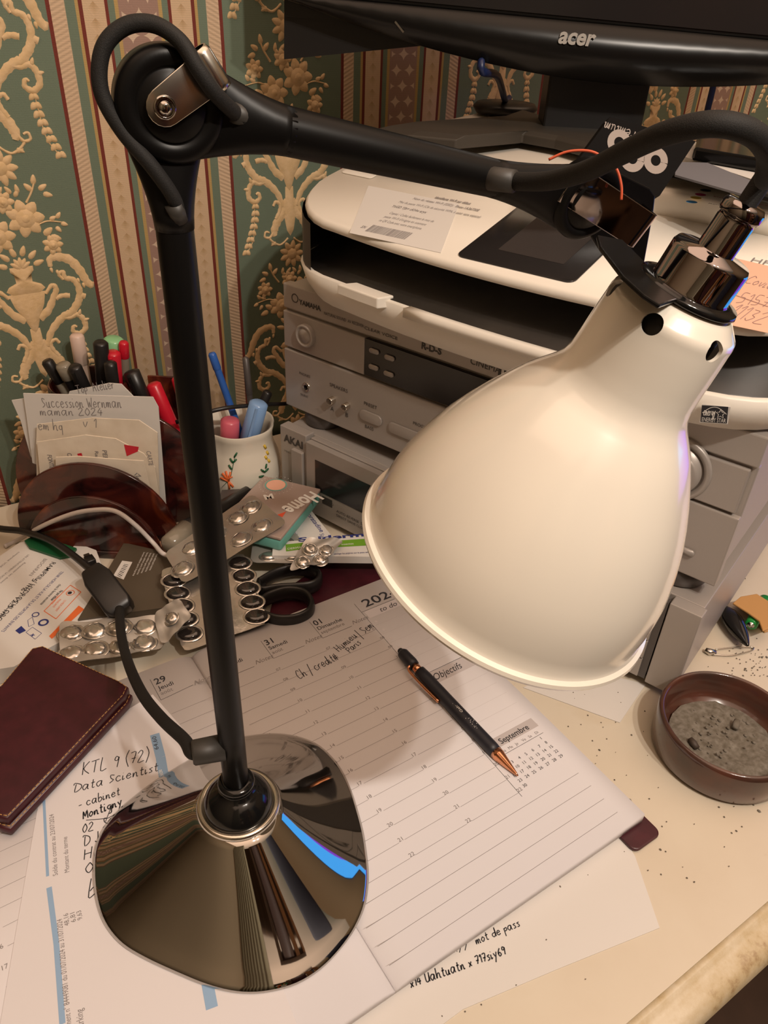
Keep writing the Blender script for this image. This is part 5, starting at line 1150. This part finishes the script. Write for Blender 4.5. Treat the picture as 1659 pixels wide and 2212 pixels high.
fH = Fr(T(672, 1062, tz1), T(618, 1092, tz1) - T(680, 1058, tz1), None, (0, 0, 1)); text(bm, 'Home', fH, .026, .040, 1, .0003, .03)
fD = Fr(T(596, 1048, tz1), (1, 0, 0), (0, 1, 0)); disc(bm, fD, .0098, 2, .0003); stroke(bm, [(.0103 * math.cos(k * pi / 12), .0103 * math.sin(k * pi / 12)) for k in range(25)], fD, .0014, 3, .0003)
for k in range(30): a_ = 2 * pi * k / 30; stroke(bm, [(.0125 * math.cos(a_), .0125 * math.sin(a_)), (.0142 * math.cos(a_), .0142 * math.sin(a_))], fD, .0004, 4, .0003)
for k in range(24): a_ = 2 * pi * k / 24; disc(bm, Fr(fD(.0165 * math.cos(a_), .0165 * math.sin(a_)), fD.u, fD.v), .00035, 1, .0003, 6)
face(bm, [T(x, y, tz1 + .0003) for x, y in ((598, 1112), (618, 1105), (610, 1117))], 5)
f_ = Fr(T(573, 1080, tz1), (1, -.2, 0), (.2, 1, 0)); text(bm, 'M', f_, .012, .009, 1, .0003, .04)
obj('wrapper', bm, ['tissue_taupe', 'ink_white', 'peach', 'tissue_teal', 'ink_grey', 'ink_red'], ti, smooth=False, bevel=.0012, label='taupe printed plastic wrapper')
# medicine boxes and tube
bm = B_(); P = [T(x, y, .020) for x, y in ((600, 1172), (672, 1102), (720, 1162), (735, 1185), (620, 1200))]; sheet(bm, ccw(P), .0045, .0200)
ptext(bm, 'Loratadine', (660, 1108), (692, 1150), .020, .0070, mi=1, bold=.01); ptext(bm, 'Sandoz', (690, 1154), (704, 1178), .020, .006, mi=1); ptext(bm, 'pollens', (632, 1148), (644, 1166), .020, .004, mi=1)
tag(obj('medicine_box', bm, ['paper_white', 'ink_blue'], smooth=False, bevel=.0005), 'white allergy medicine box with blue lettering under the tissue packet', 'medicine box')
bm = B_(); q = [T(x, y, .028) for x, y in ((590, 1172), (830, 1152), (838, 1203), (588, 1200))]; P = ccw(q); sheet(bm, P, .0202, .0280)
face(bm, [T(x, y, .0283) for x, y in ((617, 1176), (655, 1172), (655, 1186), (618, 1191))][::-1], 1); face(bm, [T(x, y, .0283) for x, y in ((722, 1168), (832, 1161), (834, 1176), (722, 1182))][::-1], 1)
ptext(bm, 'DERMA', (622, 1188), (652, 1184), .0283, .0042, mi=2); ptext(bm, 'insectes', (738, 1178), (764, 1176), .0283, .004, mi=2); ptext(bm, 'Spidermyl', (645, 1170), (815, 1156), .0283, .0085, mi=3, bold=.03); ptext(bm, 'soulage les piqûres sur la peau saine', (722, 1198), (800, 1194), .0283, .0032, mi=3)
tag(obj('cream_carton', bm, ['paper_white', 'leaf_green', 'ink_white', 'ink_blue'], smooth=False, bevel=.0006), 'long white and green skin cream carton pointing under the lamp shade', 'carton')
# marker with grey cap behind the pole
mk = thing('marker_pen', 'fat marker with black barrel and frosted cap behind the lamp pole', 'marker', T(400, 1150, 0))
m0 = T(362, 1182, .026); m1 = T(405, 1145, .026); m2 = T(540, 1070, .034); bm = B_(); tube(bm, [m0, m0 + (m1 - m0) * .1, m1], [.006, .0100, .0108], 24); obj('cap', bm, 'clear_grey', mk); bm = B_(); tube(bm, [m1, m1 + (m2 - m1) * .02, m2], [.0095, .0102, .0102], 24); obj('barrel', bm, 'black_plastic', mk)
bm = B_(); P = [T(x, y, .012) for x, y in ((342, 1175), (375, 1130), (410, 1135), (385, 1200))]; sheet(bm, ccw(P), .0003, .012); tag(obj('note_block', bm, 'note_peach', smooth=False), 'pale pink note block under the marker at the letter holder', 'note block')
# ================================================================== LETTER HOLDER
cf_ = R @ V((0, 0, -1)); HD = V((cf_.x, cf_.y, 0)).normalized(); HU = V((HD.y, -HD.x, 0))    # HU to the right, HD away
hc = T(243, 1205, 0)
HF = Fr(hc, HU, HD)                             # n = up
lh_ = thing('letter_holder', 'round tortoiseshell letter holder stuffed with envelopes', 'letter holder', hc)
def plate(off, r, cxo, h0, th=.004, cut=0.0):
    b_ = B_(); pts = [(cxo + r * math.cos(a_), h0 + r * math.sin(a_)) for a_ in [math.radians(-40 + 260 * k / 48) for k in range(49)]]
    pts = [(x, max(z, 0.0)) for x, z in pts]; pts = [(cxo + r * .35, 0.0)] * 0 + pts
    loft(b_, [[HF(x, off, z) for x, z in pts], [HF(x, off + th, z) for x, z in pts]]); return b_
for k, (off, r, cxo, h0) in enumerate(((.0, .062, -.014, .006), (.026, .077, -.020, .010), (.062, .098, -.010, .034))):
    obj('divider_plate', plate(off, r, cxo, h0), 'tortoise', lh_, bevel=.0008)
bm = B_(); box(bm, HF, -.066, .046, -.002, .070, 0, .008); obj('base', bm, 'tortoise', lh_, bevel=.001)
# envelopes: (offset, px outline)
def env(nm, lab, off, px, mat, rows=(), tilt=.0, th=.0012, cat='envelope'):
    pn_ = (-HD + V((0, 0, .0 + tilt))).normalized(); pp_ = HF(0, off, 0.03)
    P = [PL(x, y, pp_, pn_) for x, y in px]; b_ = B_(); prism(b_, P, -pn_ * th)
    for kind, s_, a_, c_, sz in rows:
        A = PL(*a_, pp_, pn_); Bq = PL(*c_, pp_, pn_); f_ = Fr(A + pn_ * .0001, Bq - A, None, pn_)
        if kind == 'h': hand(b_, s_, f_, sz, (Bq - A).length, 1, .0006)
        elif kind == 't': text(b_, s_, f_, sz, (Bq - A).length, 1, .0002, .01)
        elif kind == 'r': P2 = [PL(*q_, pp_, pn_) + pn_ * .0003 for q_ in s_]; face(b_, P2, 2)
    bmesh.ops.recalc_face_normals(b_, faces=[f_ for f_ in b_.faces if f_.material_index == 0])
    return tag(obj(nm, b_, [mat, 'ink_grey', 'red_plastic'], smooth=False), lab, cat, 'letters in the letter holder')
env('envelope', 'white card with blue handwriting rising behind the tallest envelope', .058, ((130, 900), (330, 900), (262, 830), (235, 828), (150, 846)), 'paper_white', (('h', 'Top  Atelier', (168, 850), (250, 838), .005),), cat='card')
env('envelope', 'tall white envelope with handwriting across its top, in the letter holder', .052, ((70, 1000), (360, 1110), (342, 880), (330, 858), (50, 850), (58, 905)), 'paper_white', (('h', 'Succession Wernman', (92, 880), (265, 880), .006), ('h', 'maman 2024', (88, 897), (225, 897), .005)))
env('envelope', 'curled white envelope at the far left edge of the letter holder', .056, ((76, 1000), (100, 960), (60, 860), (25, 865), (45, 910), (66, 985)), 'paper_white')
env('envelope', 'cream envelope with a torn top edge and scribbles, middle of the letter holder', .044, ((80, 1080), (345, 1090), (340, 935), (300, 908), (200, 903), (80, 917), (78, 960)), 'paper_cream', (('h', 'em hq', (84, 928), (138, 930), .006), ('h', 'v 1', (180, 922), (212, 924), .006)))
env('envelope', 'window envelope printed with a red logo, in front in the letter holder', .038, ((92, 1090), (348, 1100), (335, 1010), (310, 980), (250, 948), (185, 940), (80, 955)), 'paper_cream', (('t', 'FONTENAY', (102, 982), (112, 1030), .0060), ('t', 'CEDEX', (145, 978), (150, 1006), .0060), ('t', 'PEFC', (221, 972), (225, 1000), .0060), ('t', 'Rang', (205, 974), (207, 996), .0045), ('t', 'CARTE', (316, 974), (322, 1005), .006), ('r', ((268, 960), (300, 965), (298, 975), (274, 985)), None or (0, 0), (0, 0), 0), ('r', ((167, 980), (176, 978), (179, 986), (170, 987)), (0, 0), (0, 0), 0)))
env('envelope', 'torn brown paper strip nearest the front plate of the letter holder', .032, ((122, 1090), (330, 1110), (325, 1060), (314, 1010), (310, 996), (220, 990), (170, 986), (120, 988)), 'paper_cream', (('t', 'IZ', (290, 1026), (300, 1034), .006),))

# white cable
bm = B_(); tube(bm, smoothpath([T(10, 1180, .003), T(40, 1166, .004)] + [PL(x, y, HF(0, -.0055, 0), HD) for x, y in ((90, 1137), (150, 1112), (200, 1102), (248, 1104), (290, 1132), (330, 1172))] + [T(352, 1196, .026), T(380, 1204, .024)], 8), .0021, 12); tag(obj('charging_cable', bm, 'cable_white'), 'white charging cable arching in front of the letter holder', 'cable')
# ================================================================== PEN CUP (tortoiseshell) AND PENS
cpc = V((.144, .712, 0)); cr_ = .037
cup = thing('pen_cup', 'tortoiseshell pen cup behind the letter holder by the wall', 'pen cup', cpc)
bm = B_(); lathe(bm, cpc, (0, 0, 1), [(0, .0), (cr_, 0), (cr_, .134), (cr_ - .001, .1355), (cr_ - .002, .1355), (cr_ - .003, .134), (cr_ - .003, .006), (0, .006)], 64); obj('cup_body', bm, 'tortoise', cup, angle=50)
def pen_(nm, lab, foot_, tip, r, mats, cat='pen', group='pens in the tortoiseshell cup', capf=.3, tipr=.8, clip=True):
    f_, t_ = V(foot_), V(tip); L = (t_ - f_).length; d_ = (t_ - f_).normalized(); o = thing(nm, lab, cat, f_, group)
    b_ = B_(); lathe(b_, f_, d_, [(0, 0), (r * .5, .001), (r, .012), (r, L * (1 - capf))], 20); obj('barrel', b_, mats[0], o)
    b_ = B_(); lathe(b_, f_, d_, [(r * 1.0, L * (1 - capf)), (r * 1.14, L * (1 - capf) + .001), (r * 1.10, L - .002), (r * tipr, L), (0, L)], 20); cap_ = obj('cap', b_, mats[1], o)
    if clip:
        s_ = d_.cross(HD).normalized(); fd = (-HD + d_ * HD.dot(d_)).normalized(); f2 = Fr(f_ + d_ * (L - .003) + fd * r * 1.1, -d_, s_); b_ = B_()
        f2 = Fr(f_ + d_ * (L - .003) + fd * (r * 1.1 + .001), -d_, None, fd); box(b_, f2, 0, L * capf * .8, -.0012, .0012, -.0012, .0006); obj('clip', b_, mats[1], cap_, smooth=False)
    return o
cb = lambda a_, r_: V((cpc.x + r_ * math.cos(a_), cpc.y + r_ * math.sin(a_), .007))
tp = lambda x, y, dz=0.0, off=.0: PL(x, y, V((cpc.x, cpc.y, 0)) + HD * off, HD)
pen_('correction_pen', 'pale pink and white pen standing tallest at the back left of the cup', cb(1.6, .02), tp(165, 722, off=.02), .0060, ('pink_white', 'pink_white'), clip=False, capf=.18)
pen_('felt_pen', 'grey smoked pen leaning far left out of the cup', cb(-.5, .02), tp(100, 778, off=-.01), .0050, ('clear_grey', 'black_plastic'), capf=.15, clip=False)
pen_('felt_pen', 'thick marker with pale round end leaning left in the cup', cb(-.2, .02), tp(134, 786, off=-.015), .0062, ('black_plastic', 'clear_grey'), capf=.1, tipr=.9, clip=False)
pen_('felt_pen', 'black pen lying low beside the thick marker in the cup', cb(.1, .02), tp(160, 790, off=-.02), .0058, ('black_plastic', 'black_plastic'), capf=.3)
pen_('felt_pen', 'black capped marker with green barrel standing upright in the cup', cb(1.0, .01), tp(217, 738, off=-.005), .0062, ('green_plastic', 'black_plastic'), capf=.45, clip=False)
pen_('highlighter', 'green highlighter with pale green cap at the back right of the cup', cb(1.1, .02), tp(246, 730, off=.018), .0085, ('green_plastic', 'green_pale'), 'highlighter', capf=.12, clip=False)
pen_('felt_pen', 'bright red pen with rounded cap in the middle of the cup', cb(.5, .02), tp(244, 760, off=.0), .0062, ('red_plastic', 'red_plastic'), capf=.4)
pen_('felt_pen', 'clear pen with red end plug, rightmost in the cup', cb(.3, .025), tp(267, 738, off=.01), .0042, ('clear_grey', 'red_plastic'), capf=.10, clip=False)
pen_('felt_pen', 'short black pen tip in front of the red pen in the cup', cb(.3, .02), tp(238, 782, off=-.02), .0052, ('black_plastic', 'black_plastic'), capf=.3, tipr=.3, clip=False)
# second tortoiseshell box with red pens
bxf = Fr((.216, .690, 0), HU, HD)
tb = thing('pen_box', 'open tortoiseshell box with red pens beside the lamp pole', 'pen box', bxf.o)
bm = B_(); hh = .122
for a0, a1, b0, b1, h1 in ((-.030, .030, .022, .025, hh), (-.030, .030, -.025, -.022, .060), (-.030, -.027, -.022, .022, .085), (.027, .030, -.022, .022, .085)): box(bm, bxf, a0, a1, b0, b1, 0, h1)
box(bm, bxf, -.030, .030, -.025, .025, 0, .004); obj('box_body', bm, 'tortoise', tb, bevel=.0006)
bx_ = lambda x, y, off=0.0: PL(x, y, bxf.o + HD * off, HD)
def bb(a_, b_): return bxf(a_, b_, .006)
pen_('pen', 'black pen with silver point leaning left beside the red pens', bb(.0, -.012), bx_(283, 800, -.02), .0068, ('black_plastic', 'black_plastic'), capf=.3, tipr=.25, group='pens in the tortoiseshell box')
pen_('felt_pen', 'red felt pen leaning left with white lettering, in the tortoiseshell box', bb(.022, -.015), bx_(330, 828, -.01), .0066, ('red_plastic', 'red_plastic'), capf=.55, clip=False, group='pens in the tortoiseshell box')
pen_('felt_pen', 'red felt pen partly hidden by the lamp pole, in the tortoiseshell box', bb(.024, .01), bx_(382, 815, .012), .0055, ('ink_white', 'red_plastic'), capf=.2, clip=False, group='pens in the tortoiseshell box')
# ================================================================== FLORAL POT
pcx = T(520, 1062, .0); PCN = V((pcx.x, pcx.y, 0)); PCN = PL(522, 1000, V((pcx.x, pcx.y, 0)), HD); PCN.z = 0
pot = thing('floral_pot', 'cream ceramic pot with painted flowers holding pens, right of the lamp pole', 'pot', PCN)
pk = .0265
prof = [(0, .0005), (.030, .0005), (.033, .003), (.0395, .018), (.0415, .032), (.0395, .048), (.0350, .060), (.0335, .068), (.0345, .078), (.0362, .084), (.0355, .0855), (.0335, .0845), (.0315, .070), (.0330, .058), (.037, .046), (.038, .03), (.033, .008), (0, .006)]
bm = B_(); seg = 72; rings = []
for r, h_ in prof:
    if r == 0: rings.append([PCN + V((0, 0, h_))] * 1); continue
    rings.append([PCN + V((r * (1 + (.035 * abs(math.cos(3 * (2 * pi * i / seg))) - .02)) * math.cos(2 * pi * i / seg), r * (1 + (.035 * abs(math.cos(3 * (2 * pi * i / seg))) - .02)) * math.sin(2 * pi * i / seg), h_)) for i in range(seg)])
loft(bm, rings[1:-1]); bmesh.ops.recalc_face_normals(bm, faces=bm.faces)
obj('pot_body', bm, 'ceramic', pot, angle=60)
def potpt(px, py, lift=.0006):
    r = ray(px, py).normalized(); best = None
    for k in range(4000):
        p = CO + r * (.5 + k * .0002); 
        if p.z < 0 or p.z > .084: continue
        rho = math.hypot(p.x - PCN.x, p.y - PCN.y)
        zr = p.z; rad = None
        for (r0, h0), (r1, h1) in zip(prof[2:11], prof[3:12]):
            if h0 <= zr <= h1: rad = r0 + (r1 - r0) * (zr - h0) / (h1 - h0)
        if rad and rho <= rad * 1.015 + lift: return p
    return None
def brush(px, wd, mat, nm='painted_flower', lab=None):
    b_ = B_(); P = [potpt(x, y) for x, y in px]; P = [p for p in P if p]
    if len(P) > 1:
        k = len(P); tube(b_, P, [wd * (.35 + .65 * math.sin(pi * (i + .6) / (k + .2))) for i in range(k)], 6); return b_
    b_.free(); return None
def brushes(items, mat, nm, lab):
    B = B_()
    for px, wd in items:
        P = [potpt(x, y) for x, y in px]; P = [p for p in P if p]
        if len(P) > 1: k = len(P); tube(B, P, [wd * (.35 + .65 * math.sin(pi * (i + .6) / (k + .2))) for i in range(k)], 6)
    obj(nm, B, mat, pot, label=lab)
brushes([(((480, 1052), (492, 1040), (498, 1030), (502, 1012), (508, 985)), .0004)] + [(((x, y), (x + dx, y + dy), (x + 2 * dx, y + 2 * dy)), .0011) for x, y, dx, dy in ((500, 1014, -3, -5), (503, 1000, 4, -4), (503, 1000, -3, -5), (506, 988, 3, -5), (572, 1020, -4, -3), (572, 1020, 4, -4), (570, 1028, -5, 1), (574, 1012, 1, -5))], 'dark_green', 'painted_leaf', 'green painted sprigs')
brushes([(((494, 1040), (494 + dx, 1040 + dy)), .0012) for dx, dy in ((-14, -18), (-6, -22), (4, -20), (-18, -8), (6, 8), (2, 16), (10, 12))] + [(((480, 1022), (492, 1034), (502, 1030)), .001)], 'orange', 'painted_flower', 'orange painted flower')
brushes([(((x, y), (x + 3, y + 6)), .0016) for x, y in ((571, 962), (576, 975), (573, 985), (579, 992))], 'yellow', 'painted_flower', 'yellow painted flower')
pb = lambda a_, r_: V((PCN.x + r_ * math.cos(a_), PCN.y + r_ * math.sin(a_), .012))
ph = lambda x, y, off=0.0: PL(x, y, PCN + HD * off, HD)
GP = 'pens in the floral pot'
pen_('marker_pen', 'translucent blue marker with pale cap in the floral pot', pb(3.6, .012), ph(560, 868, -.005), .0085, ('blue_plastic', 'blue_pale'), 'marker', GP, capf=.45, tipr=.75)
pen_('marker_pen', 'pink and magenta highlighter, front of the floral pot', pb(3.0, .016), ph(497, 905, -.012), .0085, ('red_plastic', 'pink_plastic'), 'marker', GP, capf=.3, tipr=.7, clip=False)
pen_('ballpoint_pen', 'thin blue ballpoint standing tall at the back of the floral pot', pb(-.3, .015), ph(457, 762, .01), .0036, ('blue_plastic', 'blue_plastic'), 'pen', GP, capf=.12, clip=False)
pen_('metal_ruler', 'thin dark metal blade standing tall at the back right of the floral pot', pb(.2, .02), ph(530, 770, .02), .0030, ('silver_dark', 'silver_dark'), 'ruler', GP, capf=.3, tipr=.2, clip=False)
pen_('ballpoint_pen', 'black pen leaning right out of the floral pot', pb(2.8, .02), ph(580, 845, .015), .0045, ('black_plastic', 'black_plastic'), 'pen', GP, capf=.3, clip=False)
bm = B_(); tube(bm, smoothpath([ph(380, 912, -.03), ph(470, 885, -.02), ph(540, 876, 0), ph(620, 872, .03)]), .0022, 8); tag(obj('wire', bm, 'black_plastic'), 'black cable running across the top of the floral pot', 'cable')
# grey folded cloth between pot and marker
bm = B_(); P = [T(x, y, .03) for x, y in ((470, 1085), (480, 1062), (550, 1058), (530, 1092), (490, 1110))]; sheet(bm, ccw(P), .026, .032); tag(obj('grey_card', bm, 'silver_dark', smooth=False), 'dark grey card wedged between the floral pot and the blister pack', 'card')

# ================================================================== THE ROOM BEHIND THE CAMERA (mirrored in the chrome; chair, coat and curtain are added stand-ins)
bc = thing('bookcase', 'dark wooden bookcase reflected in the chrome lamp base', 'bookcase', (-.1, -1.5, -.75))
bm = B_()
for z in (-.75, -.35, .05, .45, .85, 1.23): box(bm, W, -.85, .6, -1.65, -1.32, z, z + .02)
for x in (-.85, -.15, .58): box(bm, W, x, x + .02, -1.65, -1.32, -.75, 1.25)
box(bm, W, -.85, .6, -1.67, -1.65, -.75, 1.25); obj('case', bm, 'wood_dark', bc, smooth=False)
cols_ = ['paper_cream', 'burgundy', 'orange', 'dark_green', 'paper_white', 'black_plastic', 'tan_leather', 'silver_dark']
bk0 = {}
for z in (.07, .47):
    x = -.82
    while x < .54:
        wd = random.uniform(.03, .055); hh = random.uniform(.22, .30); ck = random.choice(cols_)
        if not (-.19 < x < -.11):
            bm = B_(); box(bm, W, x, x + wd - .003, -1.60, -1.36, z, z + hh)
            o = tag(obj('book', bm, ck, smooth=False), 'book on the bookcase seen only as a reflection in the chrome base', 'book', 'books reflected in the chrome base')
        x += wd
M('orange_wood', (.36, .16, .05), .4); M('coat_blue', (.02, .022, .04), .9); M('olive_cloth', (.16, .14, .09), .9)
ch = thing('stand_in_chair', 'added high wooden chair with burgundy back, darkens the chrome lamp base in place of the person behind the camera', 'chair', (.16, -.42, -.75))  # added: hides the bright ceiling from the chrome, replaces the person there
fr = Fr((.14, -.36, 0), (1, 0, 0), (0, 1, 0))
bm = B_(); slab(bm, fr, rrect(.46, .42, .06), -.33, -.27); obj('seat', bm, 'burgundy', ch, bevel=.01)
bm = B_(); box(bm, fr, -.12, .02, -.02, .02, -.27, .52); obj('backrest', bm, 'burgundy', ch, bevel=.015)
bm = B_(); box(bm, fr, .035, .075, -.02, .02, -.27, .54); obj('back_post', bm, 'orange_wood', ch, smooth=False); bm = B_(); box(bm, fr, .115, .135, -.02, .02, -.27, .54); obj('back_post', bm, 'orange_wood', ch, smooth=False)
bm = B_(); box(bm, fr, -.165, -.135, -.02, .02, -.27, .54); obj('back_post', bm, 'wood_dark', ch, smooth=False); bm = B_(); box(bm, fr, -.165, .135, -.022, .022, .52, .56); obj('top_rail', bm, 'wood_dark', ch, smooth=False)
for sx in (-1, 1):
    for sy in (-1, 1): bm = B_(); box(bm, fr, sx * .2 - .02, sx * .2 + .02, sy * .18 - .02, sy * .18 + .02, -.75, -.33); obj('leg', bm, 'wood_dark', ch, smooth=False)
bm = B_(); fc = Fr((.56, -.40, 0), (1, .45, 0), (-.45, 1, 0))
loft(bm, [[fc(a_ * (1 + .1 * math.sin(z * 9)), b_ + .01 * math.sin(z * 14), z) for a_, b_ in rrect(.20, .06, .028, 3)] for z in [-.74 + .13 * k for k in range(11)]]); tag(obj('coat', bm, 'coat_blue'), 'dark blue coat added behind the camera to give the chrome lamp base a dark reflection', 'coat')  # added dark shape, stands in for clothing mirrored in the base
bm = B_(); N_ = 40
loft(bm, [[V((-.85 + .55 * k / N_, -.75 - .02 * math.sin(k * 1.3) + q_, z)) for k in range(N_ + 1)] + [V((-.85 + .55 * k / N_, -.77 - .02 * math.sin(k * 1.3) + q_, z)) for k in range(N_, -1, -1)] for z, q_ in ((-.74, 0), (1.4, 0))]); tag(obj('curtain', bm, 'olive_cloth'), 'olive curtain added behind the camera to colour the reflection in the chrome lamp base', 'curtain')  # added olive cloth, tints what the chrome base mirrors
m = M('screen_blue', (.02, .05, .2), .2, emit=((.06, .40, 1.0), 1.0)); M('screen_violet', (.1, .02, .2), .2, emit=((.25, .05, .75), .75))
tv = thing('second_screen', 'lit blue screen beyond the right edge, reflected in the chrome and shade', 'screen', (1.02, .10, 0))
fs = Fr((1.02, .08, .02), (.15, -1, 0), (0, 0, 1))
bm = B_(); box(bm, fs, -.20, .20, 0, .25, -.015, 0); obj('housing', bm, 'black_plastic', tv, smooth=False)
bm = B_(); box(bm, fs, -.19, .19, .13, .24, 0, .002); obj('display', bm, 'screen_blue', tv, smooth=False); bm = B_(); box(bm, fs, -.19, .19, .01, .13, 0, .002); obj('display', bm, 'screen_violet', tv, smooth=False, label='violet lower part of the screen')
bm = B_(); box(bm, fs, -.08, .08, -.02, 0, -.08, .02); obj('stand', bm, 'black_plastic', tv, smooth=False)
